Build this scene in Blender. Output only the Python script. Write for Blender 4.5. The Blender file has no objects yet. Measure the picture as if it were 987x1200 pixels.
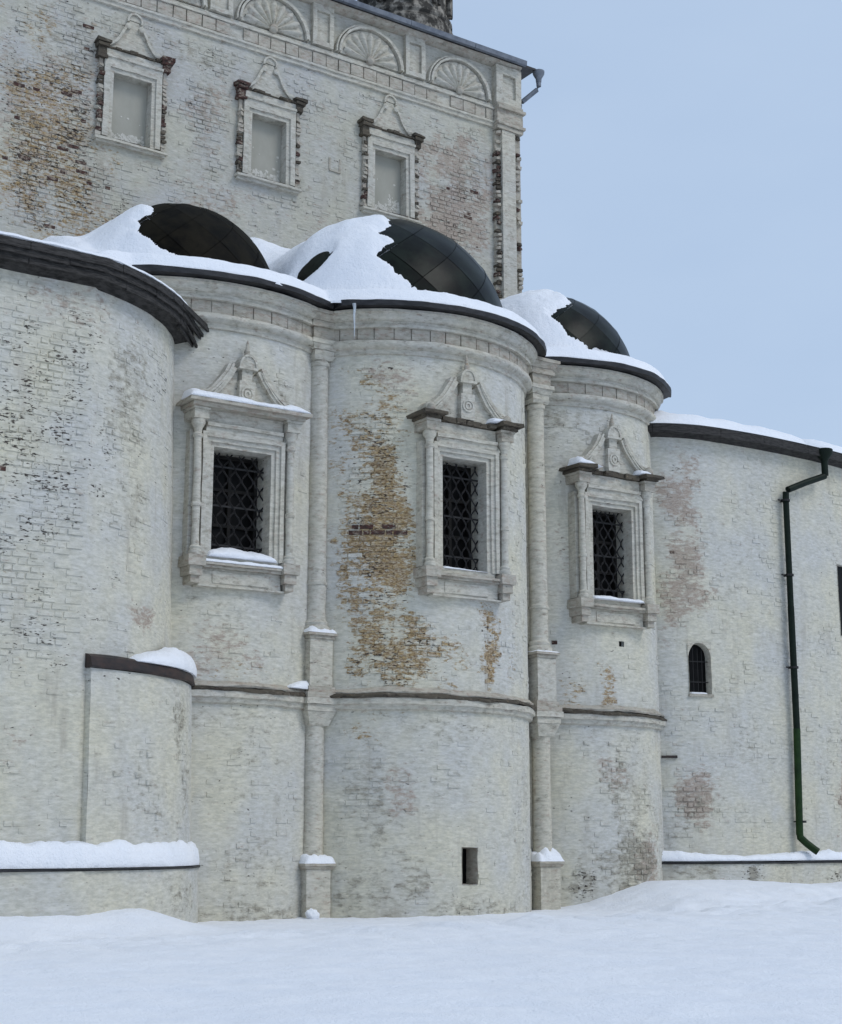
import bpy, bmesh, math, random
import numpy as np
from mathutils import Vector, Matrix, noise

R = math.radians
scene = bpy.context.scene
COL = scene.collection

# ------------------------------------------------------------------ camera
PITCH = math.atan(385.0 / 1800.0)
cam = bpy.data.cameras.new("camera")
cam.sensor_fit = 'VERTICAL'
cam.sensor_height = 36.0
cam.lens = 54.0
cam.clip_end = 20000.0
camo = bpy.data.objects.new("camera", cam)
camo.location = (0, 0, 1.6)
camo.rotation_euler = (math.pi / 2 + PITCH, 0, 0)
COL.objects.link(camo)
scene.camera = camo

# ------------------------------------------------------------------ light
SUN_EL, SUN_AZ = R(48), R(118)          # azimuth clockwise from +Y (the view direction)
w = bpy.data.worlds.new("World")
scene.world = w
w.use_nodes = True
nt = w.node_tree
nt.nodes.clear()
out = nt.nodes.new('ShaderNodeOutputWorld')
bgn = nt.nodes.new('ShaderNodeBackground')
sky = nt.nodes.new('ShaderNodeTexSky')
sky.sky_type = 'NISHITA'
sky.sun_disc = False
sky.sun_elevation = SUN_EL
sky.sun_rotation = SUN_AZ
sky.air_density = 1.2
sky.dust_density = 2.0
sky.ozone_density = 1.5
tc = nt.nodes.new('ShaderNodeTexCoord')
mp = nt.nodes.new('ShaderNodeMapping')
mp.inputs['Scale'].default_value = (1.2, 1.2, 3.0)
nz = nt.nodes.new('ShaderNodeTexNoise')
nz.inputs['Scale'].default_value = 1.6
nz.inputs['Detail'].default_value = 5
nz.inputs['Roughness'].default_value = 0.5
cr = nt.nodes.new('ShaderNodeValToRGB')
cr.color_ramp.elements[0].position = 0.3
cr.color_ramp.elements[0].color = (4.05, 5.3, 7.25, 1)
cr.color_ramp.elements[1].position = 0.72
cr.color_ramp.elements[1].color = (4.95, 6.15, 7.9, 1)
mx = nt.nodes.new('ShaderNodeMix')
mx.data_type = 'RGBA'
mx.inputs[0].default_value = 0.86       # how much of the clear sky the cloud sheet covers
nt.links.new(tc.outputs['Generated'], mp.inputs['Vector'])
nt.links.new(mp.outputs[0], nz.inputs['Vector'])
nt.links.new(nz.outputs['Fac'], cr.inputs['Fac'])
nt.links.new(sky.outputs[0], mx.inputs[6])
nt.links.new(cr.outputs[0], mx.inputs[7])
nt.links.new(mx.outputs[2], bgn.inputs['Color'])
bgn.inputs['Strength'].default_value = 0.1
nt.links.new(bgn.outputs[0], out.inputs[0])

sl = bpy.data.lights.new("sun", 'SUN')
sl.energy = 0.95
sl.angle = R(24)
sl.color = (1.0, 0.97, 0.93)
so = bpy.data.objects.new("sun", sl)
sd = Vector((math.sin(SUN_AZ) * math.cos(SUN_EL), math.cos(SUN_AZ) * math.cos(SUN_EL), math.sin(SUN_EL)))
so.rotation_euler = sd.to_track_quat('Z', 'Y').to_euler()
so.location = (20, -30, 40)
COL.objects.link(so)

vs = scene.view_settings
vs.view_transform = 'Standard'
vs.look = 'None'
vs.exposure = 0.18
vs.gamma = 1.0

# ------------------------------------------------------------------ frame of the facade: u along it, v out of it
O = Vector((-2.3334, 34.5667, 0))
EU = Vector((0.82688, 0.56237, 0))
NV = Vector((0.56237, -0.82688, 0))


def W(u, v, z=0.0):
    return O + EU * u + NV * v + Vector((0, 0, z))


def local_mat(P, nrm):
    """x along the wall, -y out of it, z up"""
    t = Vector((-nrm.y, nrm.x, 0)).normalized()
    m = Matrix.Identity(4)
    m.col[0][:3] = t
    m.col[1][:3] = -nrm
    m.col[2][:3] = (0, 0, 1)
    m.col[3][:3] = P
    return m


def fbm(x, y, z=0.0, oct=4):
    return noise.fractal(Vector((x, y, z)), 1.0, 2.0, oct)


# ------------------------------------------------------------------ materials
def nmat(name):
    m = bpy.data.materials.new(name)
    m.use_nodes = True
    t = m.node_tree
    b = t.nodes['Principled BSDF']
    return m, t, b


class NB:
    """tiny node builder"""
    def __init__(s, t):
        s.t = t
        g = t.nodes.new('ShaderNodeNewGeometry')
        s.pos = g.outputs['Position']

    def map(s, scale):
        n = s.t.nodes.new('ShaderNodeMapping')
        n.inputs['Scale'].default_value = scale
        s.t.links.new(s.pos, n.inputs['Vector'])
        return n.outputs[0]

    def noise(s, scale, stretch=(1, 1, 1), detail=4, rough=0.55, off=0.0, dist=0.0):
        n = s.t.nodes.new('ShaderNodeTexNoise')
        mm = s.t.nodes.new('ShaderNodeMapping')
        mm.inputs['Scale'].default_value = stretch
        mm.inputs['Location'].default_value = (off, off * 1.7, off * 0.6)
        s.t.links.new(s.pos, mm.inputs['Vector'])
        s.t.links.new(mm.outputs[0], n.inputs['Vector'])
        n.inputs['Scale'].default_value = scale
        n.inputs['Detail'].default_value = detail
        n.inputs['Roughness'].default_value = rough
        n.inputs['Distortion'].default_value = dist
        return n.outputs['Fac']

    def ramp(s, x, a, b, lo=0.0, hi=1.0):
        n = s.t.nodes.new('ShaderNodeMapRange')
        n.interpolation_type = 'SMOOTHSTEP'
        s.inp(n.inputs[0], x)
        s.inp(n.inputs[1], a)
        s.inp(n.inputs[2], b)
        s.inp(n.inputs[3], lo)
        s.inp(n.inputs[4], hi)
        return n.outputs[0]

    def inp(s, i, x):
        if isinstance(x, (int, float, tuple)):
            i.default_value = x
        else:
            s.t.links.new(x, i)

    def m(s, op, a, b=0.0, c=0.0):
        n = s.t.nodes.new('ShaderNodeMath')
        n.operation = op
        s.inp(n.inputs[0], a)
        s.inp(n.inputs[1], b)
        s.inp(n.inputs[2], c)
        return n.outputs[0]

    def mix(s, f, a, b, mode='MIX'):
        n = s.t.nodes.new('ShaderNodeMix')
        n.data_type = 'RGBA'
        n.blend_type = mode
        s.inp(n.inputs[0], f)
        for i, x in ((6, a), (7, b)):
            if isinstance(x, tuple) and len(x) == 3:
                x = x + (1.0,)
            s.inp(n.inputs[i], x)
        return n.outputs[2]

    def bump(s, h, strength, dist, b):
        n = s.t.nodes.new('ShaderNodeBump')
        n.inputs['Strength'].default_value = strength
        n.inputs['Distance'].default_value = dist
        s.t.links.new(h, n.inputs['Height'])
        s.t.links.new(n.outputs[0], b.inputs['Normal'])


def whitewash(name, src=None, light=(0.655, 0.615, 0.485), cool=(0.575, 0.57, 0.545), pits=0.5, fixed=(0, 0.1, 0.1, 0.3), dirt_amt=1.0, hl=0.4):
    """old lime wash over brick. wear = ochre, raw pink mortar, grime, pitting"""
    m, t, b = nmat(name)
    k = NB(t)
    if src == 'attr':
        a = t.nodes.new('ShaderNodeAttribute')
        a.attribute_name = 'wear'
        sp = t.nodes.new('ShaderNodeSeparateColor')
        t.links.new(a.outputs['Color'], sp.inputs[0])
        oc, pk, gr = sp.outputs[0], sp.outputs[1], sp.outputs[2]
        pi = a.outputs['Alpha']
    elif src == 'obj':
        a = t.nodes.new('ShaderNodeObjectInfo')
        sp = t.nodes.new('ShaderNodeSeparateColor')
        t.links.new(a.outputs['Color'], sp.inputs[0])
        oc, pk, gr = sp.outputs[0], sp.outputs[1], sp.outputs[2]
        pi = a.outputs['Alpha']
    else:
        oc, pk, gr, pi = fixed
    base = k.mix(k.ramp(k.noise(0.55, (1, 1, 0.8), 5, 0.6, 3.1), 0.32, 0.68), light, cool)
    # fine mottling and horizontal brushing of the lime wash
    mot = k.noise(6.0, (1, 1, 2.8), 7, 0.7, 9.0)
    base = k.mix(k.ramp(mot, 0.3, 0.7, 0.0, 0.6), base, (0.34, 0.335, 0.275) if hl else (0.07, 0.06, 0.05), 'MIX')
    brush = k.noise(3.2, (1, 1, 5.5), 4, 0.6, 1.3)
    base = k.mix(k.ramp(brush, 0.5, 0.75, 0.0, hl), base, (0.74, 0.715, 0.635))
    # thin worn wash: pinkish brick dust showing
    n1 = k.noise(5.0, (1, 1, 2.4), 6, 0.7, 21.0)
    f = k.ramp(k.m('ADD', k.m('MULTIPLY', pk, 0.68), k.m('MULTIPLY', k.m('SUBTRACT', n1, 0.615), 1.7)), 0.0, 0.34, 0.0, 0.8)
    base = k.mix(f, base, k.mix(k.ramp(k.noise(14, (1, 1, 2.5), 3, 0.6, 2), 0.35, 0.65), (0.27, 0.20, 0.16), (0.40, 0.325, 0.265)))
    # ochre bare lime
    n2 = k.noise(5.5, (1, 1, 2.6), 7, 0.72, 41.0)
    f = k.ramp(k.m('ADD', k.m('MULTIPLY', oc, 0.8), k.m('MULTIPLY', k.m('SUBTRACT', n2, 0.635), 2.4)), 0.02, 0.32, 0.0, 0.9)
    base = k.mix(f, base, k.mix(k.ramp(k.noise(17, (1, 1, 2.5), 3, 0.6, 5), 0.35, 0.65), (0.17, 0.095, 0.035), k.mix(k.ramp(k.noise(8, (1, 1, 2.0), 4, 0.6, 15), 0.4, 0.62), (0.40, 0.28, 0.12), (0.47, 0.395, 0.29))))
    # grime: grey olive film
    n3 = k.noise(4.0, (1, 1, 2.2), 6, 0.7, 61.0)
    f = k.ramp(k.m('ADD', k.m('MULTIPLY', gr, 0.68), k.m('MULTIPLY', k.m('SUBTRACT', n3, 0.61), 1.8)), 0.0, 0.45, 0.0, 0.8 * dirt_amt)
    base = k.mix(f, base, k.mix(k.ramp(k.noise(9, (1, 1, 3), 4, 0.6, 8), 0.4, 0.6), (0.17, 0.155, 0.125), (0.30, 0.275, 0.215)))
    st = k.noise(2.6, (1, 1, 0.16), 5, 0.65, 33.0)
    st2 = k.noise(0.7, (1, 1, 0.7), 3, 0.5, 35.0)
    base = k.mix(k.m('MULTIPLY', k.ramp(st, 0.5, 0.72, 0.0, 0.55), k.ramp(st2, 0.42, 0.62)), base, (0.33, 0.30, 0.245) if hl else (0.05, 0.045, 0.04))
    # pits: small dark nicks, longer than high
    n4 = k.noise(8.5, (1, 1, 3.2), 5, 0.62, 77.0)
    n5 = k.noise(1.7, (1, 1, 2.2), 3, 0.6, 13.0)
    th = k.m('ADD', n4, k.m('ADD', k.m('MULTIPLY', pi, 0.15), k.m('MULTIPLY', k.m('SUBTRACT', n5, 0.5), 0.42)))
    f = k.ramp(th, 0.73, 0.775, 0.0, 0.95 * min(1, pits * 2))
    base = k.mix(f, base, (0.055, 0.042, 0.036))
    t.links.new(base, b.inputs['Base Color'])
    b.inputs['Roughness'].default_value = 0.92
    b.inputs['Specular IOR Level'].default_value = 0.2
    hgt = k.m('ADD', k.m('ADD', k.m('MULTIPLY', mot, 0.5), k.m('MULTIPLY', brush, 0.4)), k.m('MULTIPLY', f, -1.2))
    k.bump(hgt, 0.75, 0.03, b)
    return m


def simple(name, c1, c2, scale=4.0, stretch=(1, 1, 1), rough=0.7, spec=0.3, bump=0.3, metal=0.0, bd=0.02, lo=0.35, hi=0.65):
    m, t, b = nmat(name)
    k = NB(t)
    n = k.noise(scale, stretch, 6, 0.65, 5.0)
    t.links.new(k.mix(k.ramp(n, lo, hi), c1, c2), b.inputs['Base Color'])
    b.inputs['Roughness'].default_value = rough
    b.inputs['Specular IOR Level'].default_value = spec
    b.inputs['Metallic'].default_value = metal
    if bump:
        k.bump(n, bump, bd, b)
    return m


M_WALL = whitewash('lime_washed_wall', 'attr')
M_WALLT = whitewash('old_grey_lime_wash', 'attr', (0.53, 0.505, 0.41), (0.48, 0.475, 0.465), 0.6, hl=0.32)
M_BRICKT = whitewash('old_grey_lime_washed_brick', 'obj', (0.53, 0.505, 0.41), (0.48, 0.475, 0.465), 0.6, hl=0.32)
M_BRICK = whitewash('lime_washed_brick', 'obj')
M_TRIM = whitewash('lime_washed_trim', None, (0.60, 0.555, 0.45), (0.55, 0.53, 0.48), 0.35, (0.0, 0.26, 0.34, 0.2), 0.95)
M_TRIMD = whitewash('weathered_trim', None, (0.48, 0.43, 0.345), (0.44, 0.405, 0.355), 0.4, (0.05, 0.38, 0.4, 0.2))
M_LEDGE = whitewash('blackened_ledge', None, (0.125, 0.105, 0.075), (0.06, 0.052, 0.04), 0.5, (0.15, 0.1, 0.2, 0.9), 1.0, 0)
def raw_mat():
    m, t, b = nmat('raw_red_brick')
    k = NB(t)
    n = k.noise(11, (1, 1, 2), 6, 0.65, 5.0)
    c = k.mix(k.ramp(n, .35, .65), (0.075, 0.03, 0.022), (0.03, 0.02, 0.017))
    c = k.mix(k.ramp(k.noise(7, (1, 1, 2), 6, 0.7, 15.0), .5, .62, 0, .8), c, (0.30, 0.25, 0.195))
    t.links.new(c, b.inputs['Base Color'])
    b.inputs['Roughness'].default_value = .95
    k.bump(n, .6, .02, b)
    return m


M_RAW = raw_mat()
M_OCHRE = simple('ochre_brick', (0.34, 0.22, 0.11), (0.42, 0.34, 0.22), 9, (1, 1, 2), 0.95, 0.1, 0.6)
M_WOOD = simple('blackened_wood', (0.012, 0.011, 0.010), (0.05, 0.046, 0.043), 5, (1.0, 1.0, 7), 0.75, 0.3, 0.5)
M_RUST = simple('rusty_sheet_iron', (0.045, 0.026, 0.02), (0.018, 0.014, 0.013), 3, (1, 1, 2), 0.6, 0.4, 0.2)
M_EAVE = simple('dark_sheet_iron', (0.010, 0.010, 0.011), (0.028, 0.027, 0.029), 4, (1, 1, 3), 0.55, 0.4, 0.2)
M_GUTTER = simple('grey_zinc', (0.10, 0.115, 0.14), (0.17, 0.185, 0.21), 3, (1, 1, 1), 0.45, 0.5, 0.1, 0.3)
M_PIPE = simple('dark_green_painted_pipe', (0.004, 0.009, 0.006), (0.008, 0.015, 0.009), 3, (1, 1, 1), 0.55, 0.15, 0.1)
M_PIPEG = simple('bright_green_painted_pipe', (0.005, 0.02, 0.003), (0.013, 0.038, 0.006), 3, (1, 1, 1), 0.5, 0.2, 0.1)
M_DOME1 = simple('brown_black_sheet', (0.002, 0.0018, 0.001), (0.011, 0.009, 0.005), 1.7, (1, 1, 1), 0.55, 0.05, 0.3)
M_DOME = simple('green_black_sheet', (0.0015, 0.0025, 0.002), (0.009, 0.013, 0.009), 1.7, (1, 1, 1), 0.34, 0.10, 0.3)
M_IRON = simple('black_iron', (0.006, 0.006, 0.006), (0.014, 0.012, 0.012), 8, (1, 1, 1), 0.6, 0.4, 0.1)
M_GLASS = simple('dark_window_glass', (0.003, 0.003, 0.003), (0.006, 0.0055, 0.0055), 2, (1, 1, 1), 0.4, 0.12, 0.05)
M_SASH = simple('dark_wood_sash', (0.009, 0.008, 0.007), (0.016, 0.014, 0.012), 6, (1, 1, 1), 0.7, 0.3, 0.2)
M_BLIND = simple('grey_boarded_panel', (0.34, 0.33, 0.28), (0.40, 0.385, 0.33), 1.2, (1, 1, 0.6), 0.9, 0.2, 0.15, 0, 0.02, 0.3, 0.7)
M_FLAKE = simple('peeling_white_paint', (0.5, 0.48, 0.42), (0.62, 0.60, 0.54), 6, (1, 1, 1), 0.9, 0.2, 0.4)
M_DRUM = simple('blackened_drum_plaster', (0.05, 0.046, 0.04), (0.30, 0.275, 0.235), 3.2, (1, 1, 0.8), 0.95, 0.15, 0.6, 0, 0.04, 0.42, 0.62)


def snow_mat():
    m, t, b = nmat('snow')
    k = NB(t)
    n = k.noise(1.2, (1, 1, 1), 6, 0.6, 2.0)
    n2 = k.noise(22.0, (1, 1, 1), 4, 0.7, 7.0)
    t.links.new(k.mix(k.ramp(n, 0.3, 0.7), (0.84, 0.86, 0.90), (0.89, 0.90, 0.925)), b.inputs['Base Color'])
    b.inputs['Roughness'].default_value = 0.75
    b.inputs['Specular IOR Level'].default_value = 0.25
    n3 = k.noise(4.5, (1, 1, 1), 6, 0.7, 3.0)
    k.bump(k.m('ADD', k.m('ADD', n, k.m('MULTIPLY', n3, 0.7)), k.m('MULTIPLY', n2, 0.4)), 0.8, 0.07, b)
    return m


M_SNOW = snow_mat()
m_, t_, b_ = nmat('clear_ice')
b_.inputs['Base Color'].default_value = (0.75, 0.8, 0.85, 1)
b_.inputs['Roughness'].default_value = 0.2
b_.inputs['Transmission Weight'].default_value = 0.5
b_.inputs['IOR'].default_value = 1.31
M_ICE = m_


# ------------------------------------------------------------------ mesh building
class MB:
    def __init__(s):
        s.v, s.f, s.c, s.mi = [], [], [], []
        s.cur = 0

    def vert(s, p, c=None):
        s.v.append(tuple(p))
        s.c.append(c if c else (0, 0, 0, 0))
        return len(s.v) - 1

    def face(s, *i):
        s.f.append(i)
        s.mi.append(s.cur)

    def grid(s, rows, closed=False):
        """rows of equal length of points"""
        idx = [[s.vert(p) for p in r] for r in rows]
        n = len(rows[0])
        for a, b in zip(idx[:-1], idx[1:]):
            for j in range(n - 1 if not closed else n):
                j2 = (j + 1) % n
                s.face(a[j], a[j2], b[j2], b[j])
        return idx

    def box(s, x0, x1, y0, y1, z0, z1, M=None, jit=0.0, rnd=random):
        P = [(x0, y0, z0), (x1, y0, z0), (x1, y1, z0), (x0, y1, z0), (x0, y0, z1), (x1, y0, z1), (x1, y1, z1), (x0, y1, z1)]
        if jit:
            P = [tuple(c + rnd.uniform(-jit, jit) for c in p) for p in P]
        if M is not None:
            P = [M @ Vector(p) for p in P]
        i = [s.vert(p) for p in P]
        for q in ((0, 3, 2, 1), (4, 5, 6, 7), (0, 1, 5, 4), (1, 2, 6, 5), (2, 3, 7, 6), (3, 0, 4, 7)):
            s.face(*[i[k] for k in q])

    def tube(s, pts, r, n=6, closed_ends=True, M=None, radii=None):
        pts = [Vector(p) for p in pts]
        if M is not None:
            pts = [M @ p for p in pts]
        rings = []
        for k, p in enumerate(pts):
            d = (pts[min(k + 1, len(pts) - 1)] - pts[max(k - 1, 0)]).normalized()
            a = Vector((0, 0, 1)) if abs(d.z) < 0.9 else Vector((1, 0, 0))
            x = d.cross(a).normalized()
            y = d.cross(x).normalized()
            rr = radii[k] if radii else r
            rings.append([p + (x * math.cos(2 * math.pi * j / n) + y * math.sin(2 * math.pi * j / n)) * rr for j in range(n)])
        idx = s.grid(rings, True)
        if closed_ends:
            s.face(*idx[0])
            s.face(*reversed(idx[-1]))

    def lathe(s, prof, n=20, M=None, a0=0.0, a1=2 * math.pi, cap=True):
        rows = []
        full = abs(a1 - a0 - 2 * math.pi) < 1e-6
        for r, z in prof:
            row = []
            for j in range(n if full else n + 1):
                a = a0 + (a1 - a0) * j / n
                p = Vector((r * math.cos(a), r * math.sin(a), z))
                row.append(M @ p if M is not None else p)
            rows.append(row)
        idx = s.grid(rows, full)
        if cap and full:
            s.face(*reversed(idx[0]))
            s.face(*idx[-1])

    def prism(s, poly, y0, y1, M=None):
        """polygon in x,z extruded from y0 (front) to y1 (back)"""
        a = [Vector((x, y0, z)) for x, z in poly]
        b = [Vector((x, y1, z)) for x, z in poly]
        if M is not None:
            a = [M @ p for p in a]
            b = [M @ p for p in b]
        ia = [s.vert(p) for p in a]
        ib = [s.vert(p) for p in b]
        n = len(poly)
        s.face(*ia)
        s.face(*reversed(ib))
        for j in range(n):
            s.face(ia[j], ib[j], ib[(j + 1) % n], ia[(j + 1) % n])

    def strip(s, line, width, y0, y1, M=None, taper=None):
        """a moulding of given width following a polyline in x,z"""
        L, Rr = [], []
        n = len(line)
        for k, (x, z) in enumerate(line):
            xa, za = line[max(k - 1, 0)]
            xb, zb = line[min(k + 1, n - 1)]
            d = Vector((xb - xa, zb - za)).normalized()
            ww = width * (taper[k] if taper else 1) / 2
            L.append((x - d.y * ww, z + d.x * ww))
            Rr.append((x + d.y * ww, z - d.x * ww))
        rows = []
        for k in range(n):
            pts = [(L[k][0], y1, L[k][1]), (L[k][0], y0, L[k][1]), (Rr[k][0], y0, Rr[k][1]), (Rr[k][0], y1, Rr[k][1])]
            rows.append([M @ Vector(p) if M is not None else Vector(p) for p in pts])
        idx = s.grid(rows, True)
        s.face(*idx[0])
        s.face(*reversed(idx[-1]))

    def mesh(s, name, mats, smooth=None, attr=False, rough=0.0):
        me = bpy.data.meshes.new(name)
        me.from_pydata(s.v, [], s.f)
        for m in (mats if isinstance(mats, (list, tuple)) else [mats]):
            me.materials.append(m)
        if any(s.mi):
            me.polygons.foreach_set('material_index', s.mi)
        if attr:
            a = me.color_attributes.new('wear', 'FLOAT_COLOR', 'POINT')
            a.data.foreach_set('color', np.array(s.c, dtype=np.float32).ravel())
        bm = bmesh.new()
        bm.from_mesh(me)
        if rough:
            for cut in (1, 1):
                bmesh.ops.subdivide_edges(bm, edges=[e for e in bm.edges if e.calc_length() > .26], cuts=cut, use_grid_fill=True)
            for q in bm.verts:
                c = q.co * 3.1
                q.co += Vector((fbm(c.x, c.y, c.z, 3), fbm(c.y + 9, c.z, c.x, 3), fbm(c.z + 5, c.x, c.y, 3))) * rough
        bmesh.ops.recalc_face_normals(bm, faces=bm.faces)
        bm.to_mesh(me)
        bm.free()
        if smooth is not None:
            me.polygons.foreach_set('use_smooth', [True] * len(me.polygons))
            me.set_sharp_from_angle(angle=R(smooth))
        return me


BASE = {}


def thing(name, label, cat, loc, group=None):
    o = bpy.data.objects.new(name, None)
    o.empty_display_size = 0.3
    o.location = loc
    COL.objects.link(o)
    o['label'] = label
    o['category'] = cat
    if group:
        o['group'] = group
    BASE[o] = Matrix.Translation(-Vector(loc))
    return o


def put(o, parent):
    """parent o (whose own transform is in world terms) to parent"""
    if parent is not None:
        o.parent = parent
        if parent in BASE:
            o.matrix_parent_inverse = BASE[parent]
    return o


def obj(name, mb, mats, parent=None, smooth=None, attr=False, M=None, label=None):
    rg = .016 if isinstance(mb, MB) and mats in (M_TRIM, M_TRIMD, M_LEDGE) and len(mb.f) < 400 and name not in ('stone_block', 'petal', 'side_wall') else 0
    me = mb.mesh(name, mats, smooth, attr, rg) if isinstance(mb, MB) else mb
    o = bpy.data.objects.new(name, me)
    COL.objects.link(o)
    if M is not None:
        o.matrix_world = M
    put(o, parent)
    if label:
        o['label'] = label
    return o


def tag(o, label, cat, group=None, kind=None):
    o['label'] = label
    o['category'] = cat
    if group:
        o['group'] = group
    if kind:
        o['kind'] = kind
    return o


# ------------------------------------------------------------------ curved wall faces
class Surf:
    """a vertical face given in plan; s is the length along it"""
    def __init__(s, pts, nrm=None, s_zero=0.0):
        s.p = np.array(pts, float)
        d = np.linalg.norm(np.diff(s.p, axis=0), axis=1)
        s.s = np.concatenate([[0], np.cumsum(d)]) - s_zero
        if nrm is None:
            t = np.gradient(s.p, axis=0)
            t /= np.linalg.norm(t, axis=1)[:, None]
            nrm = np.stack([-t[:, 1], t[:, 0]], 1)
        s.n = np.array(nrm, float)

    def uvn(s, a):
        p = (np.interp(a, s.s, s.p[:, 0]), np.interp(a, s.s, s.p[:, 1]))
        n = (np.interp(a, s.s, s.n[:, 0]), np.interp(a, s.s, s.n[:, 1]))
        l = math.hypot(*n)
        return p, (n[0] / l, n[1] / l)

    def at(s, a, z, off=0.0):
        p, n = s.uvn(a)
        return W(p[0] + n[0] * off, p[1] + n[1] * off, z)

    def nw(s, a):
        p, n = s.uvn(a)
        return (EU * n[0] + NV * n[1]).normalized()

    def M(s, a, z, off=0.0):
        return local_mat(s.at(a, z, off), s.nw(a))


def arc_surf(uc, vc, r, ua, ub, n=48):
    a0, a1 = math.asin((ua - uc) / r), math.asin((ub - uc) / r)
    A = [a0 + (a1 - a0) * k / n for k in range(n + 1)]
    S = Surf([(uc + r * math.sin(a), vc + r * math.cos(a)) for a in A], [(math.sin(a), math.cos(a)) for a in A])
    S.s = np.array([a * r for a in A])        # s = 0 on the axis
    S.arc = (uc, vc, r, ua, ub)
    return S


def blob(s, z, bl):
    """wear (4 channels) from soft patches (s, z, half width, half height, channel, strength)"""
    c = [0, 0, 0, 0]
    for bs, bz, rs, rz, ch, st in bl:
        wob = fbm(s * 1.3 + ch * 7, z * 1.3, 3.3, 5) * 0.6
        d = max(abs(s - bs) / rs, abs(z - bz) / rz) * 0.55 + math.hypot((s - bs) / rs, (z - bz) / rz) * 0.45 + wob
        f = 1 - min(max((d - 0.3) / 0.95, 0), 1)
        c[ch] = max(c[ch], st * f * f * (3 - 2 * f))
    return c


def wall_sheet(surf, s0, s1, z0, z1, ds=0.14, dz=0.14, holes=(), bl=(), base=(0, 0.08, 0.08, 0.2), wav=0.012, seed=0.0, off=0.0, z_at=None):
    def brk(a, b, d, cuts):
        c = sorted({a, b, *[x for x in cuts if a < x < b]})
        out_ = []
        for p, q in zip(c[:-1], c[1:]):
            n = max(1, round((q - p) / d))
            out_ += [p + (q - p) * k / n for k in range(n)]
        return out_ + [b]
    S = brk(s0, s1, ds, [h for H in holes for h in H[:2]])
    Z = brk(z0, z1, dz, [h for H in holes for h in H[2:]])
    mb = MB()
    idx = []
    for z in Z:
        row = []
        for a in S:
            inh = any(abs(a - h) < 1e-6 for H in holes for h in H[:2]) and any(H[2] - .2 < z < H[3] + .2 for H in holes)
            d = 0 if inh else fbm(a * 0.9 + seed, z * 0.9, seed, 5) * wav
            c = blob(a, z, bl)
            c = [min(1, max(x, y)) for x, y in zip(c, base)]
            row.append(mb.vert(surf.at(a, z, off + d), tuple(c)))
        idx.append(row)
    for i in range(len(Z) - 1):
        for j in range(len(S) - 1):
            sm, zm = (S[j] + S[j + 1]) / 2, (Z[i] + Z[i + 1]) / 2
            if any(H[0] < sm < H[1] and H[2] < zm < H[3] for H in holes):
                continue
            mb.face(idx[i][j], idx[i][j + 1], idx[i + 1][j + 1], idx[i + 1][j])
    return mb


BL, BH = 0.345, 0.132          # brick module: length and course height
_rb = random.Random(5)


def brick_mesh(L, H, k):
    mb = MB()
    c = 0.012
    back, front = 0.05, 0.0
    P = []
    for y, i in ((back, 0.0), (front + 0.0, c)):
        for x, z in ((-L / 2 + i, -H / 2 + i), (L / 2 - i, -H / 2 + i), (L / 2 - i, H / 2 - i), (-L / 2 + i, H / 2 - i)):
            P.append((x + _rb.uniform(-.008, .008), y + (_rb.uniform(-.004, .006) if y == 0 else 0), z + _rb.uniform(-.006, .006)))
    i = [mb.vert(p) for p in P]
    mb.face(4, 5, 6, 7)
    for a in range(4):
        b = (a + 1) % 4
        mb.face(i[a], i[b], i[4 + b], i[4 + a])
    return mb


BM = {}
for kind_, mat_ in (('wash', M_BRICK), ('grey', M_BRICKT), ('raw', M_RAW), ('ochre', M_OCHRE)):
    for hd in (0, 1):
        BM[kind_, hd] = [brick_mesh((BL if hd == 0 else BL / 2) - 0.016, BH - 0.016, k).mesh('brick', mat_) for k in range(4)]


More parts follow.
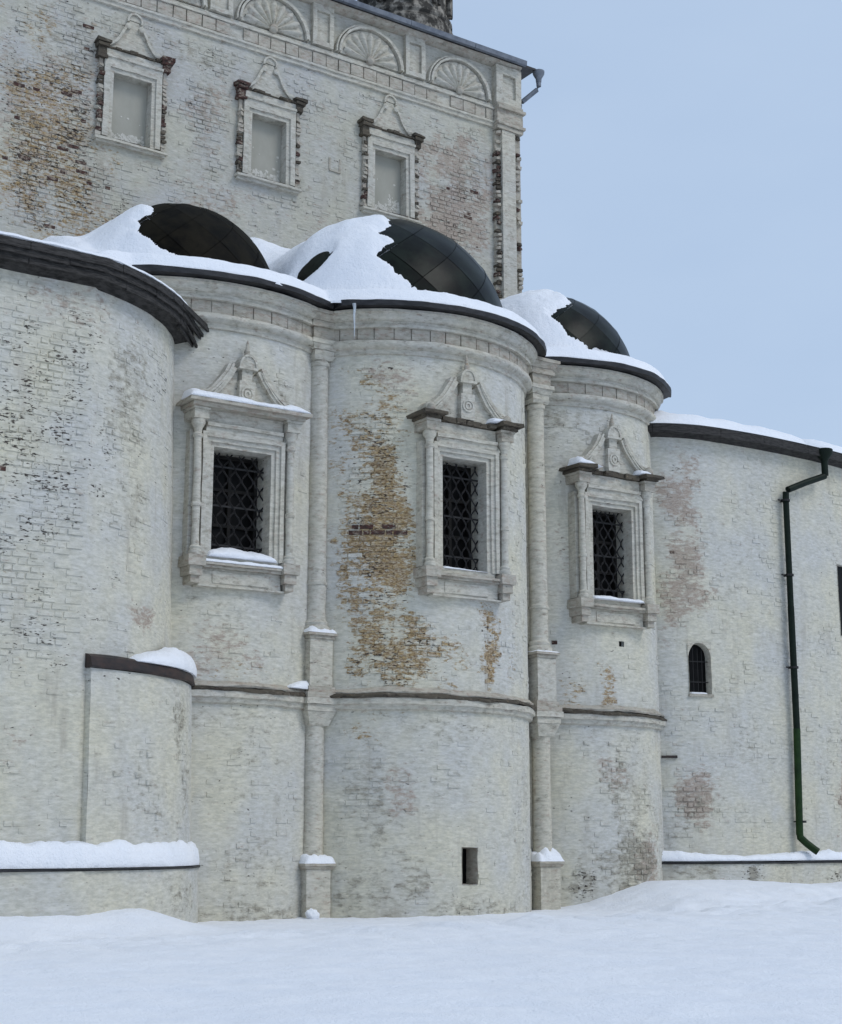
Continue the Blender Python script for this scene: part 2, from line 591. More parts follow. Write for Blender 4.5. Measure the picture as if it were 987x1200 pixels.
def lay_bricks(surf, s0, s1, z0, z1, expo, parent, n_obj, bl=(), holes=(), base=(0, 0.08, 0.08, 0.2), seed=1, raw=None, lift=0.0, plain='wash'):
    """courses of bricks standing a little proud of the wash; expo(s, z) in 0..1 = chance to show"""
    rnd = random.Random(seed)
    rows = int((z1 - z0) / BH)
    cand = []
    for r in range(rows):
        z = z0 + (r + 0.5) * BH
        a = s0 + (0.0 if r % 2 else -BL / 4) + rnd.uniform(-.02, .02)
        k = r % 2
        while a < s1:
            hd = 1 if (k % 2) else 0
            L = BL if hd == 0 else BL / 2
            k += 1
            c = a + L / 2
            a += L
            if c - L / 2 < s0 or c + L / 2 > s1:
                continue
            if any(H[0] - L / 2 < c < H[1] + L / 2 and H[2] - .07 < z < H[3] + .07 for H in holes):
                continue
            x = expo(c, z)
            if rnd.random() > x:
                continue
            kd, oc_ = plain, False
            if raw:
                pr, po = raw(c, z)
                q = rnd.random()
                kd = 'raw' if q < pr else plain
                oc_ = q < pr + po
            p = lift + 0.004 + 0.024 * rnd.random() * (0.5 + 0.5 * x)
            if kd == 'raw':
                p = lift + 0.008
            wv = blob(c, z, bl)
            wv = [min(1, max(a_, b_) + rnd.uniform(-.12, .14)) for a_, b_ in zip(wv, base)]
            if oc_:
                wv[0] = min(1, wv[0] + .14)
            wv = tuple(max(0, q) for q in wv)
            cand.append((x + rnd.random() * 0.3 + (1.0 if kd == 'raw' else 0), c, z, L, hd, p, kd, wv))
    cand.sort(key=lambda q: -q[0])
    for x, c, z, L, hd, p, kd, wv in cand[:n_obj]:
        o = bpy.data.objects.new('brick', rnd.choice(BM[kd, hd]))
        COL.objects.link(o)
        o.matrix_world = surf.M(c, z, p) @ Matrix.Rotation(rnd.uniform(-.015, .015), 4, 'Y')
        o.parent = parent
        o.color = wv
    rest = cand[n_obj:]
    if rest:
        mb = MB()
        for x, c, z, L, hd, p, kd, wv in rest:
            mb.cur = 1 if kd == 'raw' else 2 if kd == 'ochre' else 0
            l, h = L / 2 - .008, BH / 2 - .008
            ia = []
            for y, i in ((-0.02, 0.0), (p, 0.012)):
                for dx, dzz in ((-l + i, -h + i), (l - i, -h + i), (l - i, h - i), (-l + i, h - i)):
                    ia.append(mb.vert(surf.at(c + dx + rnd.uniform(-.006, .006), z + dzz + rnd.uniform(-.005, .005), y + rnd.uniform(-.003, .003)), wv))
            mb.face(*ia[4:])
            for q in range(4):
                b = (q + 1) % 4
                mb.face(ia[q], ia[b], ia[4 + b], ia[4 + q])
        o = obj('brick_courses', mb, [M_WALLT if plain == 'grey' else M_WALL, M_RAW, M_OCHRE], parent, None, True)
        o['kind'] = 'stuff'


def sweep(surf, prof, s0=None, s1=None, n=None, wob=0.0, seed=0.0, mb=None):
    """profile [(off, z)] along a face; apse faces keep their ends on the joint between apses"""
    mb = mb or MB()
    rows = []
    if hasattr(surf, 'arc') and s0 is None:
        uc, vc, r, ua, ub = surf.arc
        n = n or 60
        for k in range(n + 1):
            t = k / n
            row = []
            for q, (o, z) in enumerate(prof):
                rr = r + o
                a0, a1 = math.asin((ua - uc) / rr), math.asin((ub - uc) / rr)
                a = a0 + (a1 - a0) * t
                dz = fbm(a * r * 0.8 + seed, q * 0.15, seed, 3) * wob
                do = fbm(a * r * 1.7 + seed + 9, q * 0.3, seed, 3) * wob
                row.append(W(uc + (rr + do) * math.sin(a), vc + (rr + do) * math.cos(a), z + dz))
            rows.append(row)
    else:
        if s0 is None:
            s0, s1 = surf.s[0], surf.s[-1]
        n = n or max(4, int((s1 - s0) / 0.16))
        for k in range(n + 1):
            a = s0 + (s1 - s0) * k / n
            row = []
            for q, (o, z) in enumerate(prof):
                dz = fbm(a * 0.8 + seed, q * 0.15, seed, 3) * wob
                do = fbm(a * 1.7 + seed + 9, q * 0.3, seed, 3) * wob
                row.append(surf.at(a, z + dz, o + do))
            rows.append(row)
    idx = mb.grid(rows)
    mb.face(*idx[0])
    mb.face(*reversed(idx[-1]))
    return mb


def snow_along(surf, s0, s1, o0, o1, z, h, seed, n=None, prof=None, front=0.75, rag=0.25):
    """a bank of snow lying on a ledge from offset o0 (wall) to o1 (edge)"""
    mb = MB()
    n = n or max(8, int((s1 - s0) / 0.06))
    rows = []
    for k in range(n + 1):
        t = k / n
        a = s0 + (s1 - s0) * t
        e = min(1, min(t, 1 - t) * (s1 - s0) / max(h * 0.9, 0.05))
        e = math.sqrt(max(0.0, 1 - (1 - e) ** 2)) * 0.96 + 0.04
        hh = h * e * (prof(t) if prof else 1.0) * (1 + rag * fbm(a * 2.2 + seed, seed, 0, 4))
        hh = max(hh, 0.012)
        w_ = (o1 - o0) * (0.93 + 0.07 * e) + 0.03 * fbm(a * 3 + seed, 5, seed)
        row = [surf.at(a, z - 0.004, o0), surf.at(a, z - 0.004, o0 + w_ * 0.97)]
        for q in range(9):
            g = q / 8 * math.pi / 2
            x = o0 + w_ * (1 - (1 - math.cos(g)) * front) if q < 8 else o0 + w_ * 0.12
            x = max(x, o0 + w_ * 0.1)
            zz = z + hh * (0.12 + 0.88 * math.sin(g))
            zz += 0.03 * min(1, hh * 4) * fbm(a * 3.4 + seed, q * 0.8, seed * 2, 3)
            row.append(surf.at(a, max(zz, z + 0.004), x))
        row.append(surf.at(a, z + hh * 1.0, o0 - 0.01))
        rows.append(row)
    idx = mb.grid(rows)
    mb.face(*idx[0])
    mb.face(*reversed(idx[-1]))
    return mb


def snow_thing(mb, label, name='snow_patch', group='snow lying on ledges'):
    # origin stays in the world frame of the ledge
    return tag(obj(name, mb, M_SNOW, None, 60), label, 'snow', group)


# ================================================================== GROUND
def axis(lo, hi, step, far):
    a = list(np.arange(lo, hi + 1e-6, step))
    d, x = step, hi
    while x < far:
        d *= 1.35
        x += d
        a.append(x)
    d, x = step, lo
    while x > -far:
        d *= 1.35
        x -= d
        a.insert(0, x)
    return a


def sm(x, a, b):
    t = min(max((x - a) / (b - a), 0), 1)
    return t * t * (3 - 2 * t)


def ground_z(u, v):
    near = 1 if (-14 < u < 24 and -8 < v < 26) else 0
    if not near:
        return -0.02
    h = -0.03
    # bank heaped along the left wing, ending at the first apse
    h += 0.40 * (1 - sm(u, -5.6, -3.4)) * (1 - sm(v, 2.6, 4.6))
    # mound in front of the right apse and wing
    f = 0.62 * sm(u + 0.25 * (v), 6.6, 9.9) * (1 - sm(v + 0.12 * fbm(u * .4, 3), 0.8, 6.2))
    f -= 0.12 * sm(u, 12.0, 15.0) * (1 - sm(v, 1, 5))
    h += f
    # trodden path edge a few metres out
    x = v + 0.25 * (u - 1) * 0.62
    h += 0.05 * math.exp(-((x - 4.4 - 0.35 * fbm(u * 0.35, 1.0)) / 0.45) ** 2) * (0.6 + fbm(u * 1.1, 7, 0, 4))
    h -= 0.035 * math.exp(-((x - 5.5) / 0.6) ** 2)
    y_ = v - (5.0 + .5 * fbm(u * .3, 2.2) - .06 * (u - 3))
    h += .20 * (1 / (1 + math.exp(max(-30, min(30, -y_ * 9)))) ) * (1 - sm(y_, .4, 5)) * (.25 + .75 * sm(u, -7, -1)) * (.75 + .5 * fbm(u * .9, 4, 1, 4))
    h += .03 * fbm(u * 1.7, v * 1.7, 12, 3) * math.exp(-(y_ / 1.2) ** 2) * 2.6
    h += 0.012 * fbm(u * 5.5, v * 5.5, 6, 4) * (1 - .6 * sm(v, 6, 12)) + 0.04 * fbm(u * 0.5, v * 0.5, 2, 4) + 0.022 * fbm(u * 2.1, v * 2.1, 5, 5)
    h += 0.03 * fbm(u * 2.8, v * 4.0, 8, 3) * math.exp(-((x - 5.0) / 1.3) ** 2)
    return h


gu, gv = axis(-12, 20, 0.1, 4000), axis(-1.5, 19, 0.1, 4000)
mb = MB()
mb.grid([[W(u, v, ground_z(u, v)) for u in gu] for v in gv])
g = obj('snowy_ground', mb, M_SNOW, None, 180)
g['kind'] = 'structure'

# ================================================================== APSES
APSE = {  # centre of the plan circle, radius, joint to joint
    'L': arc_surf(-2.2, -3.6, 4.1, -5.0, -0.02),
    'M': arc_surf(3.05, -2.04, 3.6, 0.02, 6.28),
    'R': arc_surf(8.72, -2.97, 3.26, 6.32, 11.6),
}
DOME = {  # u, v, z, half width, height
    'L': (-2.2, -3.4, 14.1, 2.6, 2.95),
    'M': (3.05, -2.04, 14.1, 3.2, 3.25),
    'R': (8.75, -2.6, 14.1, 2.55, 2.6),
}
# bare metal, as a polygon in (u, z) measured from the dome's centre
BARE = {
    'L': [(-0.84, .80), (-1.33, 1.12), (-1.58, 1.55), (-1.35, 2.0), (-1.02, 2.45), (-.9, 2.8), (-.5, 5), (5, 5), (5, 1.1), (1.47, 1.0), (.6, .72), (0, .66)],
    'M': [(-.8, .44), (-1.3, .9), (-1.64, 1.3), (-1.32, 1.6), (-1.15, 1.82), (-1.3, 2.06), (-.82, 2.5), (-.6, 3.0), (-.5, 5), (5, 5), (5, .7), (1.5, .5), (.16, .32)],
    'R': [(-.4, .48), (-.82, .82), (-1.06, 1.37), (-.5, 1.7), (-.11, 1.95), (.1, 5), (5, 5), (5, .6), (1.18, .38)],
}
BACKV = -6.5


def pip(x, z, poly):
    """signed distance: positive inside"""
    ins = False
    d = 1e9
    n = len(poly)
    for i in range(n):
        (x0, z0), (x1, z1) = poly[i], poly[(i + 1) % n]
        if (z0 > z) != (z1 > z) and x < (x1 - x0) * (z - z0) / (z1 - z0) + x0:
            ins = not ins
        L2 = (x1 - x0) ** 2 + (z1 - z0) ** 2
        t = max(0, min(1, ((x - x0) * (x1 - x0) + (z - z0) * (z1 - z0)) / L2))
        d = min(d, math.hypot(x - x0 - t * (x1 - x0), z - z0 - t * (z1 - z0)))
    return d if ins else -d


def dome_z(k, u, v):
    uc, vc, zc, a, c = DOME[k]
    x = (u - uc) / a
    y = max(0.0, v - vc) / a
    q = 1 - x * x - y * y
    return zc + c * math.sqrt(q) if q > 0 else None


def side_of(u):
    return 'L' if u < 0 else 'M' if u < 6.3 else 'R'


def eave_v(u, o=0.5):
    best = -1e9
    for k, S in APSE.items():
        uc, vc, r, ua, ub = S.arc
        q = (r + o) ** 2 - (u - uc) ** 2
        if q > 0 and ua - .8 <= u <= ub + .8:
            best = max(best, vc + math.sqrt(q))
    return best


apse_info = {
    'L': ('curved white apse with the snow-topped window cornice, half hidden by the side wing', ),
    'M': ('widest white apse, its plaster worn to ochre brick beside the window', ),
    'R': ('narrow white apse beside the lower wing with the drainpipe', ),
}
wear = {
    'L': [(-.3, 4.1, 1.9, .5, 2, .35), (-.8, 6.6, 1.0, .7, 2, .3), (0, .1, 3.2, .4, 2, .5), (-.5, 5.6, .9, .9, 1, .5), (-.2, 6.2, .5, .6, 2, .3), (0.4, 3.2, 1.0, 1.5, 2, .3), (0, 5.2, 2, .35, 0, .35), (-.9, 11.9, .9, .6, 3, .6), (.9, 11.6, .5, .6, 2, .4), (.3, 1.0, 1.3, 1.0, 2, .35)],
    'M': [(-2.2, 8.3, 1.25, 4.6, 0, .62), (-.5, 4.1, 2.4, .5, 2, .35), (0, 12.4, 2.8, .35, 2, .3), (-1.2, 3.0, 1.5, 1.6, 2, .25), (-1.6, 5.5, 1.8, .8, 0, .7), (0, .1, 3.2, .4, 2, .5), (-2.15, 8.4, .95, 2.8, 0, .95), (-2.1, 9.0, .75, 3.6, 3, 1.0), (-1.6, 5.6, 1.3, .8, 3, 1.0), (.62, 5.7, .3, .9, 3, 1.0), (-1.75, 5.7, 1.25, .75, 0, .75), (-1.95, 12.0, .6, .7, 1, .5), (-2.1, 11.2, .8, .9, 0, .5),
          (.62, 5.7, .42, 1.05, 0, .95), (1.6, 5.6, .5, .8, 0, .35), (-2.1, 2.1, .9, 1.6, 2, .5), (-1.5, 2.6, .5, .6, 1, .5), (-1.8, .6, 1.6, .7, 2, .6), (-2.0, 3.5, 1.0, .8, 2, .3),
          (2.2, 2.0, .8, 2.2, 2, .3), (2.4, 11.6, .7, .8, 2, .3), (1.9, 7.6, .6, 1.6, 2, .25), (-2.0, 7.0, .9, 2.4, 3, .8)],
    'R': [(0, 4.1, 1.9, .5, 2, .35), (0, 12.4, 2, .35, 2, .35), (0, .1, 3.2, .4, 2, .5), (-.35, 5.35, .35, .7, 0, .7), (-1.2, 5.3, .6, .7, 0, .5), (-1.1, 10.6, .8, 1.4, 2, .35), (-1.3, 8.6, .6, 1.2, 1, .4), (.3, 2.4, 1.2, 1.7, 2, .5), (.2, 1.0, 1.6, .9, 2, .75), (.9, 1.2, .6, .8, 1, .7), (-1.2, .5, .7, .45, 3, 1), (-1.2, .5, .8, .5, 2, .7),
          (-.3, 3.3, .6, .6, 1, .5), (.5, 11.7, .8, .6, 2, .45), (-1.4, 12.2, 1.0, .5, 2, .5)],
}
win_geo = {  # half width of opening, bottom, top of the opening
    'L': (0.70, 7.56, 10.0), 'M': (0.62, 7.68, 10.32), 'R': (0.65, 7.62, 10.08),
}


def build_window(M0, hw, zb, zt, parent, broken, seed):
    """stone surround with side colonnettes, cornice and pediment. local: x across, -y outwards, z world height"""
    rnd = random.Random(seed)
    f = -0.11                                   # front of the architrave
    mb = MB()
    aw = 0.30
    # architrave with three flat steps round a deep splayed opening
    def ring(x0, z0, z1, y0, x1, za, zb_, y1):
        a = [(-x0, y0, z0), (x0, y0, z0), (x0, y0, z1), (-x0, y0, z1)]
        b = [(-x1, y1, za), (x1, y1, za), (x1, y1, zb_), (-x1, y1, zb_)]
        return a, b
    steps = [(hw - .02, zb, zt, .70), (hw, zb, zt, .32), (hw, zb, zt, f + .05), (hw + .10, zb - .0, zt + .10, f + .05), (hw + .10, zb, zt + .10, f), (hw + .2, zb, zt + .2, f), (hw + .2, zb, zt + .2, f - .05),
             (hw + aw, zb, zt + aw, f - .05), (hw + aw, zb, zt + aw, f + .06), (hw + aw + .26, zb - .0, zt + aw, f + .06), (hw + aw + .26, zb, zt + aw, .6)]
    rows = []
    for x, z0, z1, y in steps:
        rows.append([(-x, y, z0), (-x, y, z1), (x, y, z1), (x, y, z0)])
    idx = mb.grid([[Vector(p) for p in r] for r in rows])
    # reveal floor
    mb.box(-hw - .2, hw + .2, f + .02, .8, zb - .14, zb - .002)
    win = obj('window', mb, M_TRIM, parent, None, False, M0)
    c0 = hw + aw + .13
    # colonnettes
    for sx in (-1, 1):
        m = MB()
        zc = zt + .42
        r = .085
        prof = [(r * 1.7, zb - .02), (r * 1.7, zb + .07), (r * 1.35, zb + .10), (r * 1.5, zb + .15), (r, zb + .2), (r, zb + 1.02), (r * 1.3, zb + 1.04), (r * 1.3, zb + 1.1), (r * 1.05, zb + 1.12),
                (r * .95, zc - .32), (r * 1.3, zc - .29), (r * 1.3, zc - .23), (r, zc - .2), (r * 1.1, zc - .1), (r * 1.8, zc), (r * 1.8, zc + .1)]
        m.lathe(prof, 12, Matrix.Translation((sx * c0, f - .06, 0)))
        obj('colonnette', m, M_TRIM, win, 35)
        m = MB()
        m.box(sx * c0 - .17, sx * c0 + .17, f - .22, .5, zt + .52, zt + .72)
        m.box(sx * c0 - .2, sx * c0 + .2, f - .25, .5, zt + .722, zt + .78)
        obj('impost_block', m, M_TRIMD if broken else M_TRIM, win)
        m = MB()                                 # bracket under the sill end
        m.box(sx * c0 - .2, sx * c0 + .2, f - .22, .5, zb - .26, zb - .03)
        m.box(sx * c0 - .15, sx * c0 + .15, f - .16, .5, zb - .46, zb - .262)
        m.box(sx * c0 - .1, sx * c0 + .1, f - .1, .5, zb - .62, zb - .462)
        obj('bracket', m, M_TRIMD, win)
    # frieze between the imposts
    m = MB()
    xi = c0 - .203
    for (y, z0, z1) in ((f - .04, zt + aw + .004, zt + aw + .12), (f - .10, zt + aw + .122, zt + aw + .2), (f - .02, zt + aw + .202, zt + .78)):
        m.box(-xi, xi, y, .5, z0, z1)
    obj('frieze', m, M_TRIM, win)
    # cornice slab
    zc = zt + .785
    xo = c0 + .34
    m = MB()
    segs = [(-xo, xo)] if not broken else [(-xo, -xo + .62), (xo - .6, xo)]
    for a, b in segs:
        m.box(a + .1, b - .1, f - .3, .5, zc, zc + .07, None, .012, rnd)
        m.box(a, b, f - .42, .5, zc + .072, zc + .16, None, .02, rnd)
    if broken:
        x = -xo + .63
        while x < xo - .62:
            L = rnd.uniform(.14, .3)
            L = min(L, xo - .61 - x)
            m.box(x, x + L - .012, f - rnd.uniform(.06, .2), .5, zc + .003, zc + rnd.uniform(.09, .15), None, .012, rnd)
            x += L
    obj('cornice', m, M_LEDGE if broken else M_TRIMD, win)
    # sill and apron
    m = MB()
    m.box(-c0 + .21, c0 - .21, f - .16, .5, zb - .2, zb - .142, None, .006, rnd)
    m.box(-c0 + .21, c0 - .21, f - .1, .5, zb - .262, zb - .202)
    obj('sill', m, M_TRIMD, win)
    m = MB()
    m.box(-c0 + .16, c0 - .16, f + .02, .5, zb - .62, zb - .264)
    m.box(-c0 + .1, c0 - .1, f - .03, .5, zb - .66, zb - .622)
    m.box(-c0 + .45, c0 - .45, f - .003, .1, zb - .57, zb - .32)
    obj('apron', m, M_TRIM, win)
    # pediment: keel-shaped field, raking volutes, pedestal with rosette, small dome head and finial
    z0 = zc + .15
    half = [(1.0, 0.0), (.86, .16), (.64, .38), (.44, .66), (.36, .84)]
    m = MB()
    outl = [(x * .98, z0 + z) for x, z in half] + [(.2, z0 + .80), (.2, z0 + .60)] + [(-.2, z0 + .60), (-.2, z0 + .80)] + [(-x * .98, z0 + z) for x, z in reversed(half)]
    m.prism(outl, f + .04, .5)
    obj('pediment', m, M_TRIM, win)
    for sx in (-1, 1):
        m = MB()
        ln = [(sx * x, z0 + z + .02) for x, z in [(1.08, .10), (.95, .14), (.80, .27), (.62, .47), (.46, .70), (.36, .90)]]
        m.strip(ln, .22, f - .09, .4)
        m.lathe([(.15, 0), (.15, .46), (.1, .5), (.08, .47), (.03, .5), (0, .5)], 14, Matrix.Translation((sx * 1.0, f + .40, z0 + .15)) @ Matrix.Rotation(math.pi / 2, 4, 'X'))
        m.strip([(x - sx * .015, z + .05) for x, z in ln], .05, f - .13, .4)
        m.strip([(x + sx * .005, z - .05) for x, z in ln], .04, f - .12, .4)
        obj('volute', m, M_TRIM, win)
        m = MB()
        m.lathe([(.0, -.12), (.1, -.08), (.12, 0), (.08, .1), (.03, .14), (0, .15)], 9, Matrix.Translation((sx * (c0 + .02), f - .16, z0 + .10)) @ Matrix.Rotation(.3, 4, 'X'))
        obj('corner_knob', m, M_TRIMD, win, 60)
    m = MB()
    m.box(-.2, .2, f - .1, .5, z0 + .0, z0 + .62)
    m.box(-.13, .13, f - .07, .5, z0 + .622, z0 + .93)
    M1 = Matrix.Translation((0, f - .1, z0 + .32)) @ Matrix.Rotation(math.pi / 2, 4, 'X')
    for r in (.14, .065):
        m.lathe([(r - .022, -.01), (r - .022, .025), (r + .022, .025), (r + .022, -.01)], 18, M1, cap=False)
    obj('rosette_block', m, M_TRIM, win)
    m = MB()
    pts = [(.2 * math.cos(a), z0 + .94 + .25 * math.sin(a)) for a in [math.pi * q / 10 for q in range(11)]]
    m.prism(pts, f - .12, .4)
    m.strip([(x * 1.06, z0 + .93 + (z - z0 - .93) * 1.06) for x, z in pts], .045, f - .15, .4)
    m.box(-.24, .24, f - .15, .4, z0 + .88, z0 + .938)
    obj('head_stone', m, M_TRIM, win)
    m = MB()
    m.lathe([(.085, 0), (.06, .1), (.075, .14), (.045, .2), (.03, .34), (.012, .42)], 8, Matrix.Translation((0, f - .04, z0 + 1.17)))
    obj('finial', m, M_TRIMD, win, 50)
    # iron grille of waved bars
    m = MB()
    n = 9
    p = 2 * hw / (n + .2)
    H = zt - zb
    for i in range(n + 1):
        x0 = -hw + p * (i + .1)
        ph = 1 if i % 2 else -1
        pts = []
        K = 44
        for q in range(K + 1):
            z = zb + .02 + (H - .06) * q / K
            pts.append((x0 + ph * p * .46 * math.cos(2 * math.pi * (z - zb) / .46), .30 + .012 * ph, z))
        m.tube(pts, .022, 4)
    for q in (0.14, .5, .86):
        m.box(-hw + .002, hw - .002, .292, .308, zb + H * q - .02, zb + H * q + .02)
    obj('grille', m, M_IRON, win)
    # sash and glass deep in the reveal
    m = MB()
    m.box(-hw + .02, -hw + .1, .56, .64, zb, zt)
    m.box(hw - .1, hw - .02, .56, .64, zb, zt)
    m.box(-.04, .04, .56, .64, zb, zt)
    for q in (0.0, .33, .66, .965):
        m.box(-hw + .102, -.042, .565, .635, zb + H * q, zb + H * q + .07)
        m.box(.042, hw - .102, .565, .635, zb + H * q, zb + H * q + .07)
    obj('sash', m, M_SASH, win)
    m = MB()
    m.box(-hw + .03, hw - .03, .645, .67, zb, zt)
    obj('window_pane', m, M_GLASS, win)
    return win


WINM = {}
apses = {}
WS = {'L': -.10, 'M': -.09, 'R': -.12}       # window axis along each apse
for key in 'LMR':
    S = APSE[key]
    uc, vc, r, ua, ub = S.arc
    ap = thing('apse', apse_info[key][0], 'apse', W(uc, vc, 0), 'the three curved apses of the church')
    apses[key] = ap
    hw, zb, zt = win_geo[key]
    holes = [(WS[key] - hw - .38, WS[key] + hw + .38, zb - .05, zt + .32)]
    if key == 'M':
        holes.append((-.19, .23, .64, 1.45))
    if key == 'R':
        holes.append((.05, .23, 6.47, 6.61))
    wl = obj('wall', wall_sheet(S, S.s[0], S.s[-1], -0.6, 12.74, .12, .13, holes, wear[key], (0, .1, .1, .22), .014, 3.0 * ord(key)), M_WALL, ap, 40, True)

    if key == 'M':
        def expo(s, z):
            a = blob(s, z, wear['M'])
            return max(0.12 + .3 * fbm(s * .8, z * .6, 4), min(1, a[0] * 1.0 + a[3] * .5 + a[2] * .5)) * (0 if abs(z - 4.73) < .3 else 1)

        def raw(s, z):
            a = blob(s, z, wear['M'])
            row = 0.9 if (abs(z - 8.52) < .1 and -2.75 < s < -1.55) else 0
            return (max(row, a[0] * .004 + a[3] * .006), a[0] * .45)
        nn = 300
    else:
        def expo(s, z, key=key):
            a = blob(s, z, wear[key])
            return max(0.05 + .35 * fbm(s * .8, z * .6, 4 + ord(key)), a[0] * .5 + a[2] * .75 + a[1] * .4) * (0 if abs(z - 4.73) < .3 else 1)

        def raw(s, z, key=key):
            a = blob(s, z, wear[key])
            return (a[3] * .1 + .004, a[0] * .2)
        nn = 120
    lay_bricks(S, S.s[0] + .3, S.s[-1] - .3, -0.3, 12.7, expo, wl, nn, wear[key], [(h[0] - .3, h[1] + .3, h[2] - .65, h[3] + .45) if h[3] - h[2] > 1.5 else h for h in holes] , (0, .1, .1, .22), ord(key), raw)

    # cornice
    co = obj('cornice', sweep(S, [(-.02, 12.70), (.05, 12.72), (.06, 12.83), (.14, 12.85), (.20, 12.90), (.215, 12.96), (.19, 13.02), (.13, 13.035), (.085, 13.04), (.085, 13.325), (.21, 13.33), (.21, 13.40),
                                  (.17, 13.42), (.17, 13.48), (.24, 13.50), (.29, 13.56), (.31, 13.64), (.36, 13.66), (.36, 13.72), (-.05, 13.72)], wob=.014, seed=ord(key)), M_TRIM, ap, 40)
    # stone blocks of the cornice band, recessed joints
    rnd = random.Random(ord(key))
    a, s_end = S.s[0] + .05, S.s[-1] - .05
    while a < s_end - .1:
        L = min(rnd.uniform(.36, .5), s_end - a)
        m = MB()
        p = .125 + rnd.uniform(-.01, .012)
        q0, q1 = 13.048, 13.318
        fr = [S.at(a + .008, q0, p), S.at(a + L - .01, q0, p), S.at(a + L - .01, q1, p), S.at(a + .008, q1, p)]
        bk = [S.at(a, q0, .06), S.at(a + L - .002, q0, .06), S.at(a + L - .002, q1, .06), S.at(a, q1, .06)]
        i = [m.vert(x) for x in fr + bk]
        m.face(0, 1, 2, 3)
        for x in range(4):
            y = (x + 1) % 4
            m.face(x, 4 + x, 4 + y, y)
        obj('stone_block', m, M_TRIMD, co)
        a += L + .012
    # eave of sheet iron over the cornice
    obj('eave', sweep(S, [(.2, 13.735), (.52, 13.76), (.585, 13.74), (.60, 13.86), (.45, 13.93), (-.3, 14.02), (-.3, 13.8)], wob=.03, seed=ord(key) + 5), M_EAVE, ap, 30)
    # string course
    sc = obj('string_course', sweep(S, [(-.02, 4.42), (.08, 4.46), (.10, 4.55), (.16, 4.57), (.16, 4.70)], wob=.01, seed=ord(key) + 2), M_TRIM, ap, 30)
    obj('worn_string_course_top', sweep(S, [(-.02, 4.702), (.19, 4.702), (.20, 4.75), (.13, 4.80), (-.02, 4.80)], wob=.05, seed=ord(key) + 3), M_LEDGE, ap, 30)
    obj('string_course_fillet', sweep(S, [(-.02, 4.79), (.12, 4.79), (.14, 4.83), (.09, 4.88), (.02, 4.93), (-.02, 4.93)], wob=.05, seed=ord(key) + 13), M_TRIMD, ap, 30)
    # window
    M0 = S.M(WS[key], 0.0, 0.0)
    WINM[key] = M0
    build_window(M0, hw, zb, zt, ap, key != 'L', ord(key))
    # dome over the apse: inner shell, panels, barrel behind
    uc2, vc2, zc2, a_, c_ = DOME[key]
    dm = M_DOME1 if key == 'L' else M_DOME
    m = MB()
    rows = []
    for i in range(25):
        ph = math.pi * i / 24                    # across, from -u to +u
        row = []
        for j in range(9):
            row.append(W(uc2 - (a_ - .03) * math.cos(ph), vc2 + (BACKV - vc2) * (1 - j / 8), zc2 + (c_ - .03) * math.sin(ph)))
        for j in range(1, 17):
            th = math.pi / 2 * j / 16
            row.append(W(uc2 - (a_ - .03) * math.cos(ph) * math.cos(th), vc2 + (a_ - .03) * math.sin(th) * 1.0, zc2 + (c_ - .03) * math.sin(ph) * math.cos(th)))
        rows.append(row)
    m.grid(rows)
    dome = obj('dome', m, dm, ap, 60)
    rnd = random.Random(9 + ord(key))
    # panels: rows up the dome, staggered, only where the metal shows
    DA, DE = .27, .24                            # half diagonals of the diamond sheets, in radians
    for p_ in range(-10, 15):
        for q_ in range(-15, 10):
            cs = [((p_ + x) * DA + (q_ + y) * DA, (p_ + x) * DE - (q_ + y) * DE) for x, y in ((0, 0), (1, 0), (1, 1), (0, 1))]
            tm, em = sum(c[0] for c in cs) / 4, sum(c[1] for c in cs) / 4
            if min(c[1] for c in cs) > 1.5 or max(c[1] for c in cs) < 0.02 or abs(tm) > 1.75:
                continue
            if pip(a_ * math.cos(em) * math.sin(tm), c_ * math.sin(max(0, em)), BARE[key]) < -.75:
                continue
            m = MB()
            pr = []
            tl1, tl2 = rnd.uniform(-.008, .008), rnd.uniform(-.008, .008)
            G = 6
            for y in range(G + 1):
                pr.append([])
                for x in range(G + 1):
                    fx, fy = .007 + .986 * x / G, .007 + .986 * y / G
                    az = (p_ + fx + q_ + fy) * DA
                    el = max(0.0, min((p_ + fx - q_ - fy) * DE, 1.5))
                    edge = .012 if x in (0, G) or y in (0, G) else 0.0
                    rr = 1 + (.006 + tl1 * (x / G - .5) + tl2 * (y / G - .5) + edge) / a_
                    pr[-1].append(W(uc2 + a_ * rr * math.cos(el) * math.sin(az), vc2 + a_ * rr * math.cos(el) * math.cos(az), zc2 + c_ * rr * math.sin(el)))
            m.grid(pr)
            obj('panel', m, dm, dome, 25)

# niche in the middle apse
S = APSE['M']
m = MB()
Mn = S.M(.02, 0, 0)
rows = [[Vector(p) for p in r] for r in ([(-.21, -.012, .64), (-.21, -.012, 1.45), (.21, -.012, 1.45), (.21, -.012, .64)], [(-.2, .45, .66), (-.2, .45, 1.43), (.2, .45, 1.43), (.2, .45, .66)])]
m.grid(rows, True)
obj('niche', m, M_TRIMD, apses['M'], None, False, Mn)
m = MB()
m.box(-.2, .2, .40, .43, .66, 1.43)  # black backing sheet, paints in the shade deep in the slot
m.box(-.17, -.06, .34, .38, .72, 1.36)  # narrow shutter leaf in front of it
for q in (.95, 1.12):
    m.box(-.17, .04, .35, .358, q, q + .025)
obj('shade_back_and_shutter', m, M_GLASS, apses['M'], None, False, Mn)
# putlog hole in the right apse
m = MB()
m.box(.04, .24, .12, .14, 6.46, 6.62)
obj('putlog_hole', m, M_SASH, apses['R'], None, False, APSE['R'].M(0, 0, 0))

